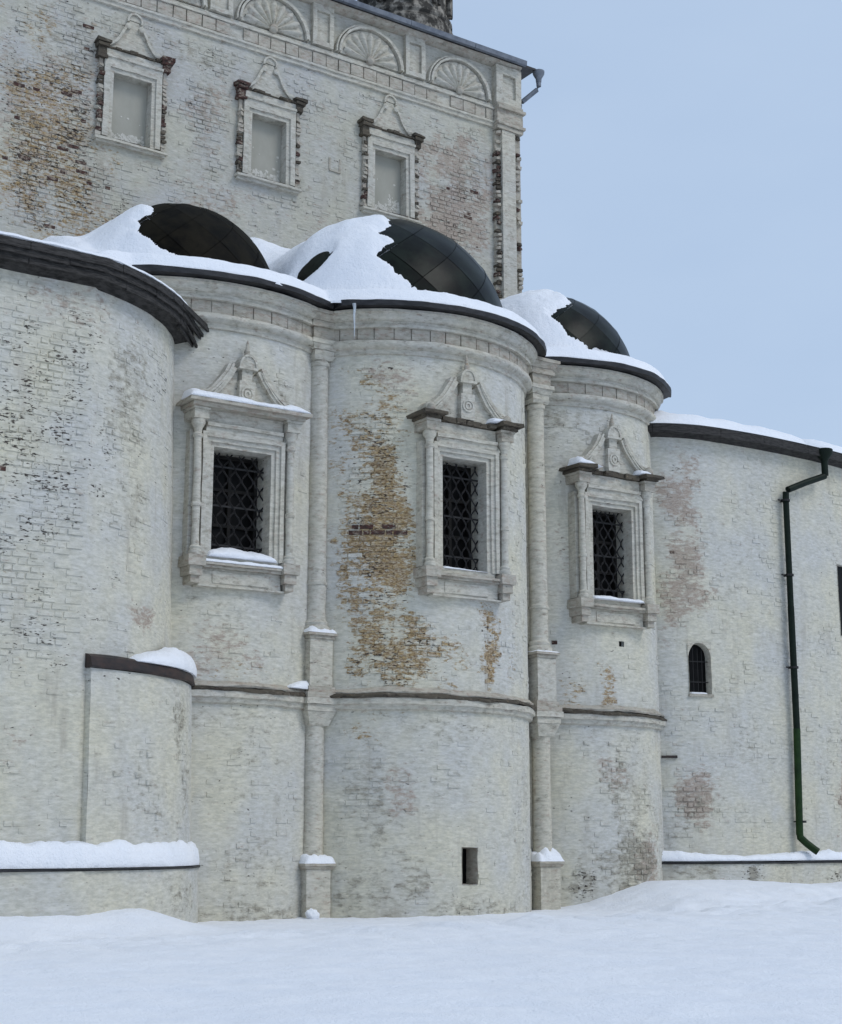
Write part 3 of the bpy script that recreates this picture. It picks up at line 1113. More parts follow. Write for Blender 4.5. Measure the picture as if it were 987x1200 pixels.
# ------------------------------------------------------------------ engaged columns between the apses
def square(m, u, v, hw_, fr, z0, z1, back=-.9, tap=0.0):
    a = [W(u - hw_, back, z0), W(u + hw_, back, z0), W(u + hw_, v + fr, z0), W(u - hw_, v + fr, z0)]
    h2 = hw_ + tap
    b = [W(u - h2, back, z1), W(u + h2, back, z1), W(u + h2, v + fr + tap, z1), W(u - h2, v + fr + tap, z1)]
    i = [m.vert(p) for p in a + b]
    for q in ((0, 3, 2, 1), (4, 5, 6, 7), (0, 1, 5, 4), (1, 2, 6, 5), (2, 3, 7, 6), (3, 0, 4, 7)):
        m.face(*[i[k] for k in q])


for nme, u0, lab in (('L', -.08, 'slender engaged column in the joint beside the ochre-worn middle apse, round snow lump at its foot'),
                     ('R', 6.37, 'slender engaged column in the joint between the widest and the narrow apse')):
    t = thing('engaged_column', lab, 'column', W(u0, 0, 0), 'columns between the apses')
    v0 = 0.02
    MT = Matrix.Translation(W(u0, v0, 0))
    m = MB()
    square(m, u0, v0, .30, .30, -.5, .98)
    if nme == 'R':
        square(m, u0, v0, .24, .26, -.5, .32)
    obj('lower_pedestal', m, M_TRIM, t)
    m = MB()
    square(m, u0, v0, .33, .33, .985, 1.05, tap=.04)
    square(m, u0, v0, .38, .38, 1.055, 1.11)
    obj('lower_pedestal_cap', m, M_TRIMD, t)
    m = MB()
    m.lathe([(.3, 1.11), (.3, 1.2), (.26, 1.26), (.235, 1.32), (.225, 4.08), (.25, 4.1)], 20, MT)
    obj('lower_shaft', m, M_TRIM, t, 40)
    m = MB()
    square(m, u0, v0, .24, .22, 4.1, 4.40, tap=.12)
    square(m, u0, v0, .37, .35, 4.405, 4.56)
    square(m, u0, v0, .42, .40, 4.565, 4.70)
    obj('lower_capital', m, M_TRIM, t)
    m = MB()
    square(m, u0, v0, .40, .38, 4.705, 4.82)
    square(m, u0, v0, .34, .32, 4.825, 4.95)
    obj('string_course_block', m, M_TRIMD, t)
    m = MB()
    square(m, u0, v0, .29, .29, 4.955, 6.02)
    obj('upper_pedestal', m, M_TRIM, t)
    m = MB()
    square(m, u0, v0, .32, .32, 6.025, 6.1)
    square(m, u0, v0, .37, .37, 6.105, 6.16)
    obj('upper_pedestal_cap', m, M_TRIMD, t)
    m = MB()
    m.lathe([(.33, 6.16), (.33, 6.27), (.27, 6.34), (.29, 6.4), (.235, 6.46), (.23, 7.25), (.255, 7.27), (.255, 7.34), (.23, 7.36), (.215, 12.42), (.25, 12.44), (.25, 12.52), (.22, 12.54), (.22, 12.56)], 20, MT)
    obj('upper_shaft', m, M_TRIM, t, 40)
    m = MB()
    square(m, u0, v0, .23, .22, 12.565, 12.66, tap=.05)
    square(m, u0, v0, .26, .25, 12.665, 12.80)
    square(m, u0, v0, .29, .27, 12.805, 12.93, tap=.06)
    square(m, u0, v0, .37, .35, 12.935, 13.04)
    obj('capital', m, M_TRIM, t)
    m = MB()
    square(m, u0, v0, .30, .28, 13.045, 13.325)
    square(m, u0, v0, .38, .36, 13.33, 13.41)
    square(m, u0, v0, .35, .33, 13.415, 13.48)
    square(m, u0, v0, .37, .35, 13.485, 13.63, tap=.08)
    square(m, u0, v0, .48, .46, 13.635, 13.72)
    obj('entablature_block', m, M_TRIMD, t)

# ------------------------------------------------------------------ snow over the apse roofs
us = np.linspace(-7.6, 11.75, 500)
NW = 200
mb = MB()
rows = []
HOLE = (-2.75, .95, 1.35)           # bare oval on the middle dome, from its centre
for u in us:
    ve = eave_v(max(u, -4.9), .57)
    k = side_of(u)
    row = []
    for j in range(NW + 1):
        t = j / NW
        t = t ** 1.35
        v = ve + (BACKV + .02 - ve) * t
        d = ve - v
        base = 13.90 + .10 * min(1, d / .25) + .26 * d - 1.2 * sm(-u, 5.2, 7.4)
        cap = float(np.interp(u, [-7.6, -6.2, -4.9, -3.2, 1.2, 4.0, 6.4, 8.0], [13.0, 14.6, 16.3, 16.7, 17.9, 17.6, 16.6, 15.4]))
        base += max(0.0, cap - base) * sm(-v, 2.6 if u > -2 else 1.2, 6.4)
        best, bk = None, None
        for kk in 'LMR':
            z = dome_z(kk, u, v)
            if z is not None and (best is None or z > best):
                best, bk = z, kk
        z = base + .16 * sm(d, 0, .25) - .0
        th = .13 + .05 * fbm(u * .9, v * .9, 3, 4)
        if best is not None:
            zs = best + th
            # blend the drift into the dome
            h = max(0.0, .55 - abs(zs - z)) / .55
            zz = max(zs, z) + h * h * .55 * .25
            du, dz = u - DOME[bk][0], best - DOME[bk][2]
            s = pip(du, dz, BARE[bk]) + .13 * fbm(u * 1.8, v * 1.2 + dz * 4.5, 1, 6) + .05 * fbm(u * 5, dz * 12, 4, 3)
            if bk == 'M':
                hx, hy, hz = du - HOLE[0], v - DOME['M'][1] - HOLE[1], dz - HOLE[2]
                al = (hx * .37 + hy * .43 + hz * .5) / .757
                e = 1 - math.hypot(al / .52, math.sqrt(max(0, hx * hx + hy * hy + hz * hz - al * al)) / .29)
                s = max(s, e * .4 + .02 * fbm(u * 4, dz * 4, 2))
            zsnow = max(zs, z) + h * h * .14
            # base drift stays even in front of the metal
            f = sm(s, -.30, .05)
            low = best - .10 - .30 * sm(s, -.02, .25)
            low = max(z, low) if z > best else low
            zz = zsnow * (1 - f) + low * f
        else:
            zz = z
        zz += .05 * fbm(u * 1.3, v * 1.3, 9, 4) * sm(d, 0, .4)
        if j == 0:
            zz = 13.875 + .03 * fbm(u * 1.6, 4)
        row.append(W(u, v + .03 * fbm(u * 2.5, 8, 1) * (1 if j < 4 else 0), zz))
    rows.append([row[0] - Vector((0, 0, .05))] + row)
mb.grid(rows)
o = obj('roof_snow', mb, M_SNOW, None, 180)
tag(o, 'thick snow sheet draped over the three apse roofs and half their domes', 'snow', None, 'stuff')

# icicle
m = MB()
pz = 13.78
pts = [(0, 0, 0), (.01, 0, -.12), (.0, .0, -.3), (.012, 0, -.55), (.005, 0, -.85)]
p0 = APSE['M'].at(-2.66, pz, .58)
m.tube([p0 + Vector(p) for p in pts], .03, 7, radii=[.05, .035, .026, .018, .004])
tag(obj('icicle', m, M_ICE, None, 60), 'thin icicle hanging from the eave near the left joint of the middle apse', 'icicle')

# ================================================================== LEFT WING
KN = R(18)
RL = 4.8
pts, nr = [(-26.0, 2.5)], [(0, 1)]
for q in np.arange(-25.5, -6.60, .5):
    pts.append((q, 2.5)); nr.append((0, 1))
pts.append((-6.582, 2.5)); nr.append((0, 1))
ck = len(pts)
for i in range(41):
    a = KN + (R(74) - KN) * i / 40
    pts.append((-6.58 + RL * (math.sin(a) - math.sin(KN)), 2.5 - RL * (math.cos(KN) - math.cos(a)) - .06))
    nr.append((math.sin(a), math.cos(a)))


class Batter(Surf):
    """wall that leans back a little as it rises"""
    def at(s, a, z, off=0.0):
        return Surf.at(s, a, z, off + max(0.0, 12.3 - z) * .021)


class Drop(Surf):
    def __init__(s, b, dz):
        s.b, s.dz, s.s = b, dz, b.s

    def uvn(s, a):
        return s.b.uvn(a)

    def at(s, a, z, off=0.0):
        return s.b.at(a, z + s.dz, off)


LW = Batter(pts, nr)
sk = float(LW.s[ck])                             # where the rounding starts
LW.s = LW.s - sk
s_end = float(LW.s[-1])
LE = Drop(LW, -.16)                              # level of the eave
SIL = RL * R(46)                                  # about where the wall turns out of sight
lw = thing('side_wing', 'white side wing with rounded corner, dark plank eave and snowy plinth, nearest the camera', 'wing', W(-8, 2, 0))
bl = [(-1.2, 9.0, 1.9, 3.2, 3, .95), (-1.4, 5.4, 1.6, .9, 3, .75), (-.4, 12.0, 1.2, .6, 1, .4), (-.6, 11.5, 1.3, .5, 3, .8), (1.0, 10.6, .7, 1.4, 2, .55), (1.1, 8.2, .8, 1.1, 2, .4), (1.5, 5.9, .6, .3, 1, .7),
      (2.3, 10.9, .6, 1.0, 3, .7), (.2, 5.6, .5, .8, 2, .3), (-1, 3, 2, .8, 2, .15), (-1.3, 3.3, .4, .6, 1, .3)]
wl = obj('wall', wall_sheet(LW, -15.0, s_end, -.5, 12.3, .13, .13, (), bl, (0, .08, .06, .2), .014, 71.0), M_WALL, lw, 30, True)


def expo(s, z):
    if s < 0:
        return .72 * sm(z, 4.5, 6.2) + .15 + .35 * fbm(s * .7, z * .5, 6)
    a = blob(s, z, bl)
    return .1 + .8 * a[2] + .45 * a[3] + .2 * fbm(s * .7, z * .5, 6)


def raw(s, z):
    a = blob(s, z, bl)
    return (a[3] * .008 if s < 0 else 0, 0)


lay_bricks(LW, -2.5, -.06, 1.7, 12.2, expo, wl, 230, bl, (), (0, .08, .06, .3), 12, raw)
lay_bricks(LW, .05, s_end - .5, 4.9, 12.2, expo, wl, 70, bl, (), (0, .08, .06, .2), 13, raw)


# buttress that thickens round the corner
class Off(Surf):
    def __init__(s, base, f):
        s.b, s.f, s.s = base, f, base.s

    def uvn(s, a):
        return s.b.uvn(a)

    def at(s, a, z, off=0.0):
        return s.b.at(a, z, off + s.f(a))


BT = Off(LW, lambda a: .15 + .30 * sm(a, 0, 2.6))
blb = [(2.6, 4.0, .5, .9, 2, .7), (2.9, 2.6, .4, 1.2, 2, .5), (1.2, 2.6, .9, 1.0, 2, .35), (.8, 4.3, .8, .3, 2, .2), (2.9, 3.6, .3, .9, 3, .8)]
mb = wall_sheet(BT, .0, s_end, -.5, 4.76, .12, .13, (), blb, (0, .1, .08, .12), .016, 31.0)
nv = len(mb.v)
zz_ = [(-.5 + 5.26 * q / 20) for q in range(21)]
ia = [mb.vert(BT.at(0, z, -.0005), (0, .1, .1, .5)) for z in zz_]
ib = [mb.vert(LW.at(0, z, -.03), (0, .1, .1, .5)) for z in zz_]
for q in range(20):
    mb.face(ib[q], ia[q], ia[q + 1], ib[q + 1])
bt = obj('buttress', mb, M_WALL, lw, 40, True)
lay_bricks(BT, .1, s_end - .6, 1.7, 4.6, lambda s, z: .1 + .7 * blob(s, z, blb)[2] + .3 * fbm(s, z * .8, 2), bt, 40, blb, (), (0, .1, .08, .12), 17)
# its iron-clad coping
obj('buttress_coping', sweep(BT, [(-.02, 4.765), (.06, 4.765), (.07, 4.80), (.03, 4.97), (-.1, 5.03), (-.36, 5.08), (-.36, 4.77)], -.03, s_end - .2, 40, .02, 4), M_RUST, lw, 30)
# plinth with a thin iron drip
PL = Off(LW, lambda a: .36 + .25 * sm(a, 0, 2.6))
mb = wall_sheet(PL, -15.0, s_end, -.5, 1.06, .2, .15, (), [(2.2, .5, .9, .5, 2, .5), (0, .4, 3, .3, 2, .2)], (0, .1, .15, .1), .02, 51.0)
obj('plinth', mb, M_WALL, lw, 40, True)
obj('plinth_drip', sweep(PL, [(-.4, 1.065), (.05, 1.065), (.06, 1.10), (-.4, 1.14)], -15.0, s_end, 50, .03, 14), M_EAVE, lw, 30)
# eave: soffit, two tiers of dark planks, roof
ev = obj('eave', sweep(LE, [(-.05, 12.42), (.02, 12.44), (.30, 12.52), (.30, 12.86), (.42, 12.90), (-.1, 12.98), (-.3, 12.8)], -15.0, SIL + .55, 60, .02, 8), M_WOOD, lw, 30)
rnd = random.Random(4)
for tier, (o0, o1, za, zb_) in enumerate(((.305, .345, 12.50, 12.68), (.35, .395, 12.64, 12.80), (.40, .44, 12.77, 12.93))):
    a = -15.0 + tier * .7
    while a < SIL + .45:
        L = min(rnd.uniform(1.3, 2.2), SIL + .55 + .06 * tier - a)
        d = rnd.uniform(-.015, .015)
        obj('fascia_plank', sweep(LE, [(o0, za + d), (o1 + .01, za + d), (o1, zb_ + d), (o0, zb_ + d)], a, a + L - .012, 14, .012, tier * 3 + a), M_WOOD, ev, 25)
        a += L
# broken plank ends at the far end of the eave
for k, (s_a, z, off, L, rz_, ry, wd) in enumerate(((SIL - 1.5, 12.88, .43, 1.7, -.03, .01, .15), (SIL - 1.35, 12.74, .38, 1.8, .01, .05, .14), (SIL - 1.2, 12.62, .34, 1.65, .02, .10, .09), (SIL - 1.3, 12.50, .28, 1.5, .03, .03, .13), (SIL - 1.1, 12.80, .42, 1.5, -.07, .09, .08), (SIL - 1.0, 12.58, .36, 1.4, -.04, .16, .07))):
    m = MB()
    m.box(0, L, -.022, .022, -wd / 2, wd / 2, None, .014, rnd)
    Mx = LE.M(s_a, z, off) @ Matrix.Rotation(rz_, 4, 'Z') @ Matrix.Rotation(ry, 4, 'Y')
    obj('broken_plank', m, M_WOOD, ev, None, False, Mx)
# roof behind the eave
m = MB()
rows = []
for k in range(40):
    a = -15.0 + (SIL + .6 + 15.0) * k / 39
    p, n_ = LE.uvn(a)
    rows.append([LE.at(a, 12.95, .36), W(p[0] * .6 - 5.0, p[1] - 4.5, 12.95)])
m.grid(rows)
obj('roof', m, M_EAVE, lw, 60)
mb = MB()
rows = []
for k in range(240):
    a = -15.0 + (SIL + .5 + 15.0) * k / 239
    p, n_ = LE.uvn(a)
    q = fbm(a * 1.4, 2, 2) * .04
    A, B = LE.at(a, 13.10, .53), LE.at(a, 13.2, -.3)
    rows.append([LE.at(a, 12.935, .40), LE.at(a, 12.955 + q, .44 + q * .3), LE.at(a, 13.0 + q, .42), LE.at(a, 13.05 + q, .32), LE.at(a, 13.12 + q, .0), W(p[0] * .6 - 5.0, p[1] - 4.4, 13.1)])
mb.grid(rows)
tag(obj('snow_patch', mb, M_SNOW, None, 60), 'thin strip of snow along the dark plank eave of the rounded wing', 'snow', 'snow lying on ledges')

# ================================================================== RIGHT WING
cp = [(9.9, -2.2), (10.3, -1.15), (10.75, -.48), (11.25, -.14), (12, .1), (13, .22), (14, .28), (15, .28), (16, .25), (17, .18), (18, .08), (19, -.06), (20.5, -.4), (22.5, -1.0)]
P = []
for i in range(len(cp) - 1):
    p0, p1, p2, p3 = cp[max(i - 1, 0)], cp[i], cp[i + 1], cp[min(i + 2, len(cp) - 1)]
    for k in range(8):
        t = k / 8
        P.append(tuple(.5 * (2 * p1[j] + (-p0[j] + p2[j]) * t + (2 * p0[j] - 5 * p1[j] + 4 * p2[j] - p3[j]) * t * t + (-p0[j] + 3 * p1[j] - 3 * p2[j] + p3[j]) * t ** 3) for j in (0, 1)))
P.append(cp[-1])
RW = Surf(P)
def s_of_u(u):
    return float(np.interp(u, RW.p[:, 0], RW.s))
rw = thing('side_wing', 'lower white wing at the right edge with green drainpipe and small arched window', 'wing', W(14, 0, 0))
s12 = s_of_u(12)
bl2 = [(s_of_u(11.4), 10.8, .75, 1.1, 1, .75), (s_of_u(11.5), 8.6, .8, 1.6, 1, .7), (s_of_u(11.4), 11.4, .6, .5, 3, .5), (s_of_u(11.6), 2.7, .8, 1.0, 1, .75), (s_of_u(12), 2.6, .7, .8, 2, .4), (s_of_u(11.3), 2.2, .6, .8, 2, .5),
       (s_of_u(13), 9.5, 1.0, 2.0, 2, .3), (s_of_u(13), 6, 1.2, 2.5, 2, .18), (s_of_u(17.6), 3.0, .9, 1.6, 1, .7), (s_of_u(16.5), 4.0, .8, 1.0, 2, .3), (s_of_u(13), 4, 1.0, .8, 2, .4)]
sa0, sa1 = s_of_u(11.50), s_of_u(12.16)
sw0, sw1 = s_of_u(17.42), s_of_u(18.5)
holesR = [(sa0, sa1, 5.43, 6.80), (sw0, sw1, 7.4, 9.5)]
wl = obj('wall', wall_sheet(RW, 0, RW.s[-1], -.5, 12.52, .14, .14, holesR, bl2, (0, .1, .08, .1), .015, 91.0), M_WALL, rw, 40, True)


def expo(s, z):
    a = blob(s, z, bl2)
    return .16 + .45 * a[1] + .55 * a[2] + .35 * fbm(s * .6, z * .5, 11)


lay_bricks(RW, s_of_u(10.4), s_of_u(20), 1.4, 12.3, expo, wl, 150, bl2, holesR, (0, .1, .08, .1), 23, lambda s, z: (.002 + blob(s, z, bl2)[3] * .05, 0))
# arched window: reveal, corner infill to the arch, pane
sm_ = (sa0 + sa1) / 2
Ma = RW.M(sm_, 0, 0)
hw = (sa1 - sa0) / 2
m = MB()
arc = [(-hw, 5.43), (-hw, 6.42)] + [(-hw * math.cos(math.pi * q / 12), 6.42 + .38 * math.sin(math.pi * q / 12)) for q in range(1, 12)] + [(hw, 6.42), (hw, 5.43)]
fr = [Vector((x, -.014, z)) for x, z in arc]
bk = [Vector((x * .92, .3, z - .02)) for x, z in arc]
m.grid([fr, bk], True)
# corner infill
for sx in (-1, 1):
    ptsq = [(sx * hw * math.cos(math.pi / 2 * q / 6), 6.42 + .38 * math.sin(math.pi / 2 * q / 6)) for q in range(7)]
    c_i = m.vert((sx * (hw + .02), -.014, 6.83))
    ii = [m.vert((x, -.014, z)) for x, z in ptsq]
    for q in range(6):
        m.face(c_i, ii[q], ii[q + 1])
    c2 = m.vert((sx * (hw + .02), -.014, 6.42))
    m.face(c_i, c2, ii[0])
    c3 = m.vert((0, -.014, 6.83))
    m.face(c_i, ii[6], c3)
aw_ = obj('arched_window', m, M_TRIM, rw, None, False, Ma)
m = MB()
m.prism([(x * .91, z) for x, z in arc], .24, .26)
obj('window_pane', m, M_GLASS, aw_)
m = MB()
for x in (-.12, .02, .15):
    m.tube([(x, .15, 5.43), (x, .15, 6.68)], .012, 5)
for z in (5.75, 6.3):
    m.box(-hw * .95, hw * .95, .138, .148, z, z + .025)
m.box(-hw * .9, -hw * .9 + .08, .2, .238, 5.44, 6.5)
obj('grille', m, M_IRON, aw_)
m = MB()
m.box(-hw - .02, hw + .04, -.05, .45, 5.36, 5.424, None, .008, rnd)
obj('sill', m, M_TRIMD, aw_)
# window at the picture's right edge
mb = MB()
Mw = RW.M((sw0 + sw1) / 2, 0, 0)
hw2 = (sw1 - sw0) / 2
mb.grid([[Vector(p) for p in r] for r in ([(-hw2, -.014, 7.4), (-hw2, -.014, 9.5), (hw2, -.014, 9.5), (hw2, -.014, 7.4)], [(-hw2, .12, 7.42), (-hw2, .12, 9.48), (hw2, .12, 9.48), (hw2, .12, 7.42)])], True)
ww = obj('window', mb, M_TRIM, rw, None, False, Mw)
m = MB()
m.box(-hw2, hw2, .1, .12, 7.41, 9.49)
obj('window_pane', m, M_GLASS, ww)
m = MB()
for x in (-hw2 + .05, 0, hw2 - .05):
    m.box(x - .04, x + .04, .05, .098, 7.42, 9.48)
obj('sash', m, M_IRON, ww)
# stub of iron in the wall
m = MB()
m.box(-.2, .2, -.07, .1, 3.73, 3.79, None, .012, rnd)
obj('iron_stub', m, M_RUST, rw, None, False, RW.M(s_of_u(10.95), 0, 0))
# plinth, drip, eave, roof
PR = Off(RW, lambda a: .28)
mb = wall_sheet(PR, 0, RW.s[-1], -.5, 1.0, .16, .12, (), [(s_of_u(13), .6, .6, .5, 3, 1), (s_of_u(16.3), .6, .5, .5, 3, 1), (s_of_u(11.5), .9, 1, .3, 2, .6), (s_of_u(17.5), .5, .4, .6, 1, .9), (s_of_u(13.1), .5, .25, .5, 2, 1)], (0, .15, .2, .25), .02, 15.0)
obj('plinth', mb, M_WALL, rw, 40, True)
obj('plinth_drip', sweep(PR, [(-.35, 1.005), (.05, 1.005), (.06, 1.05), (-.35, 1.10)], 0, RW.s[-1], 70, .03, 19), M_EAVE, rw, 30)
ev = obj('eave', sweep(RW, [(-.05, 12.46), (.02, 12.47), (.30, 12.56), (.33, 12.70), (.2, 12.78), (-.3, 12.85)], 0.0, RW.s[-1], 80, .015, 28), M_WOOD, rw, 30)
a = .6
while a < RW.s[-1]:
    L = min(rnd.uniform(1.2, 2.0), RW.s[-1] - a)
    d = rnd.uniform(-.012, .012)
    obj('fascia_plank', sweep(RW, [(.335, 12.53 + d), (.375, 12.53 + d), (.385, 12.76 + d), (.335, 12.76 + d)], a, a + L - .012, 14, .01, a), M_WOOD, ev, 25)
    a += L
m = MB()
rows = []
for k in range(60):
    a = RW.s[-1] * k / 59
    p, n_ = RW.uvn(a)
    rows.append([RW.at(a, 12.78, .37), W(p[0], -6, 14.7)])
m.grid(rows)
obj('roof', m, M_EAVE, rw, 60)
mb = MB()
rows = []
sg0 = s_of_u(15.35)
for k in range(160):
    a = .9 + (RW.s[-1] - .9) * k / 159
    p, n_ = RW.uvn(a)
    q = fbm(a * 1.1, 6, 2) * .05
    g_ = math.exp(-((a - s_of_u(16.3)) / .35) ** 2)         # slid off above the funnel
    h = .27 * (1 - g_) + .015
    edge = .39 - .28 * g_
    row = [RW.at(a, 12.785, edge)]
    for j in range(7):
        t = j / 6
        o_ = edge - (edge + 1.2) * t ** 1.4
        zroof = 12.78 + (.37 - o_) * .28
        row.append(RW.at(a, zroof + (h + q) * min(1, t * 2.2) ** .5 * (1 + .15 * fbm(a * .8, t * 3, 1)), o_))
    row.append(W(p[0], -5.9, 14.95 + q))
    rows.append(row)
mb.grid(rows)
tag(obj('snow_patch', mb, M_SNOW, None, 60), 'smooth snow on the low roof of the wing with the drainpipe', 'snow', 'snow lying on ledges')
# downpipe
dp = MB()
sF, sP = s_of_u(16.9), s_of_u(15.0)
def rp(u, z, off):
    return RW.at(s_of_u(u), z, off)
m = MB()
m.tube([rp(16.62, 11.98, .36), rp(16.62, 12.46, .36)], .1, 12)
rp1 = obj('drainpipe', m, M_PIPE, rw, 50)
m = MB()
Mf = RW.M(s_of_u(16.62), 12.40, .36)
m.lathe([(.105, 0), (.12, .05), (.24, .2), (.26, .34), (.24, .36), (.2, .34)], 14, Mf)
obj('funnel', m, M_PIPE, rp1, 40)
m = MB()
m.tube([rp(16.62, 12.06, .36), rp(16.6, 11.96, .35), rp(15.85, 11.68, .28), rp(15.14, 11.38, .2), rp(15.06, 11.28, .19), rp(15.05, 11.1, .19)], .095, 12)
obj('pipe_bend', m, M_PIPE, rp1, 50)
m = MB()
m.tube([rp(15.05, 11.12, .19), rp(15.03, 8.0, .19)], .088, 12)
obj('pipe_length', m, M_PIPE, rp1, 60)
m = MB()
m.tube([rp(15.03, 8.01, .19), rp(15.02, 4.6, .19)], .094, 12)
obj('pipe_length', m, M_PIPE, rp1, 60)
m = MB()
m.tube([rp(15.02, 4.61, .19), rp(14.92, 1.75, .19)], .1, 12)
obj('pipe_length', m, M_PIPEG, rp1, 60)
m = MB()
m.tube([rp(14.92, 1.85, .19), rp(14.93, 1.68, .2), rp(15.04, 1.52, .32), rp(15.18, 1.36, .46), rp(15.24, 1.30, .52)], .1, 12)
obj('pipe_shoe', m, M_PIPEG, rp1, 50)
for z in (11.05, 8.9, 6.3, 2.1):
    m = MB()
    Mb = RW.M(s_of_u(15.03), z, .19)
    m.lathe([(.118, -.03), (.128, -.03), (.128, .03), (.118, .03)], 12, Mb, cap=False)
    m.box(-.26, -.1, .04, .06, -.02, .02, Mb)
    m.box(-.02, .02, .1, .25, -.02, .02, Mb)
    obj('pipe_bracket', m, M_IRON, rp1)

# ================================================================== MAIN CHURCH BLOCK
CV = BACKV
ch = thing('church', 'tall weathered church block with shell frieze and three blocked windows above the apses', 'church', W(2, CV - 3, 0))
TF = Surf([(-18.0, CV), (-4, CV), (0, CV), (5, CV), (11.0, CV)], [(0, 1)] * 5)
TF.s = np.array([-18.0, -4, 0, 5, 11.0])          # s = u
blt = [(-4.7, 19.9, 2.0, 3.4, 0, .6), (-4.6, 20.0, 2.2, 3.4, 1, .5), (-4.4, 19.8, 1.7, 3.2, 3, 1.25), (-.4, 23.3, 1.4, .6, 2, .5), (.2, 18.8, 1.6, 1.0, 1, .45), (0, 21.5, .8, 1.6, 1, .5), (0, 21.5, .8, 1.6, 2, .4), (3.9, 18.9, 1.0, .8, 1, .4), (-3.2, 17.6, 1.6, 1.0, 0, .5), (-3.0, 17.8, 1.5, 1.0, 3, .8), (-3.9, 22.5, 1.4, 1.6, 2, .45), (-2.7, 24.0, 1.6, .8, 2, .4), (-4.8, 23.6, 1.2, 1.0, 3, .6),
       (0, 21.3, .7, 1.0, 3, .55), (0, 22.6, .8, .5, 3, .5), (.1, 20.0, .9, .6, 2, .35), (4, 21.4, .8, 1.6, 2, .35), (4.0, 22.7, .7, .5, 1, .4), (8.6, 21.0, 1.6, 2.8, 1, .75), (8.9, 22.0, 1.2, 1.2, 2, .45), (8.4, 20.0, 1.4, 1.4, 1, .8),
       (3.9, 20.2, .6, .8, 3, .5), (8.7, 20.4, 1.2, 2.2, 3, .65), (.4, 23.6, 1.2, .4, 3, .5)]
WINU = (-2.33, 1.9, 6.07)
holesT = [(u - .56, u + .56, 20.06, 21.98) for u in WINU]
wl = obj('wall', wall_sheet(TF, -18.0, 10.02, 13.0, 26.1, .16, .16, holesT, blt, (0, .18, .2, .34), .02, 7.0), M_WALLT, ch, 40, True)


def expo(s, z):
    a = blob(s, z, blt)
    return .3 + .85 * a[3] + .4 * a[1] + .3 * a[2] + .35 * fbm(s * .6, z * .6, 17)


def raw(s, z):
    a = blob(s, z, blt)
    return (.002 + (a[3] * .05 if s < -1 else a[3] * .012), 0)


lay_bricks(TF, -5.8, 9.9, 17.0, 23.85, expo, wl, 300, blt, [(u - 1.0, u + 1.0, 19.9, 22.9) for u in WINU], (0, .2, .22, .42), 37, raw, 0.0, 'grey')

# other sides
m = MB()
D = -15
m.grid([[W(11.0, CV - .3, 12), W(11.0, D, 12), W(-18, D, 12), W(-18, CV - .02, 12)], [W(11.0, CV - .3, 26.12), W(11.0, D, 26.12), W(-18, D, 26.12), W(-18, CV - .02, 26.12)]])
obj('side_wall', m, M_TRIM, ch)
# corner pilaster and its ragged brick edge
m = MB()
def tbox(m, u0, u1, f0, f1, z0, z1, jit=0.0):
    i = [m.vert(W(u + random.uniform(-jit, jit), CV + f + random.uniform(-jit, jit), z)) for z in (z0, z1) for u, f in ((u0, f0), (u1, f0), (u1, f1), (u0, f1))]
    for q in ((0, 3, 2, 1), (4, 5, 6, 7), (0, 1, 5, 4), (1, 2, 6, 5), (2, 3, 7, 6), (3, 0, 4, 7)):
        m.face(*[i[k] for k in q])
random.seed(3)
tbox(m, 10.2, 10.72, -.6, .26, 13, 23.83)
pil = obj('corner_pilaster', m, M_TRIM, ch)
m = MB()
z = 17.0
k = 0
tbox(m, 10.02, 10.198, -.6, .1, 13, 23.83)
tbox(m, 10.722, 11.02, -.6, .12, 13, 23.83)
obj('pilaster_return', m, M_TRIMD, pil)
# exposed bricks
tooth = {}
for q in range(4):
    mm = MB()
    mm.box(-.075, .075, -.04, .2, -.05, .05, None, .022, rnd)
    tooth[q] = mm.mesh('brick', [M_RAW, M_LEDGE, M_TRIMD, M_TRIMD][q])
z = 17.2
while z < 23.75:
    for u in (10.1, 10.88):
        pz = .5 if u > 10.5 else .85
        if rnd.random() < pz:
            o = bpy.data.objects.new('brick', tooth[rnd.randrange(4)])
            COL.objects.link(o)
            o.matrix_world = local_mat(W(u + rnd.uniform(-.04, .04), CV + (.16 if u < 10.5 else .17) + rnd.uniform(-.03, .05), z), NV) @ Matrix.Rotation(rnd.uniform(-.3, .3), 4, 'Z')
            o.parent = pil
    z += .145

# cornice with block band
S2 = TF
def tsweep(prof, u0, u1, mat, name, parent, seed, wob=.012):
    return obj(name, sweep(TF, prof, u0, u1, int((u1 - u0) / .25), wob, seed), mat, parent, 30)
co = tsweep([(0, 23.92), (.07, 23.94), (.07, 24.04), (.12, 24.06), (.12, 24.13), (.05, 24.14), (.05, 24.52), (.14, 24.53), (.14, 24.60), (.08, 24.62), (.08, 24.70), (0, 24.74)], -18.0, 10.0, M_TRIM, 'cornice', ch, 3)
u = -9.0
while u < 9.9:
    L = rnd.uniform(.36, .46)
    m = MB()
    p = .10 + rnd.uniform(-.012, .015)
    if rnd.random() > .06:
        tbox(m, u, min(u + L, 9.98), .03, p, 24.155, 24.505, .008)
        obj('stone_block', m, M_TRIMD, co)
    u += L + .035
m = MB()
for (a, b, f, z0, z1) in ((10.0, 11.03, .30, 23.84, 23.97), (10.0, 11.08, .36, 23.975, 24.07), (10.0, 11.03, .28, 24.075, 24.52), (10.0, 11.1, .38, 24.525, 24.62), (10.0, 11.04, .3, 24.625, 24.74)):
    tbox(m, a, b, -.6, f, z0, z1)
obj('pilaster_cornice', m, M_TRIMD, ch)
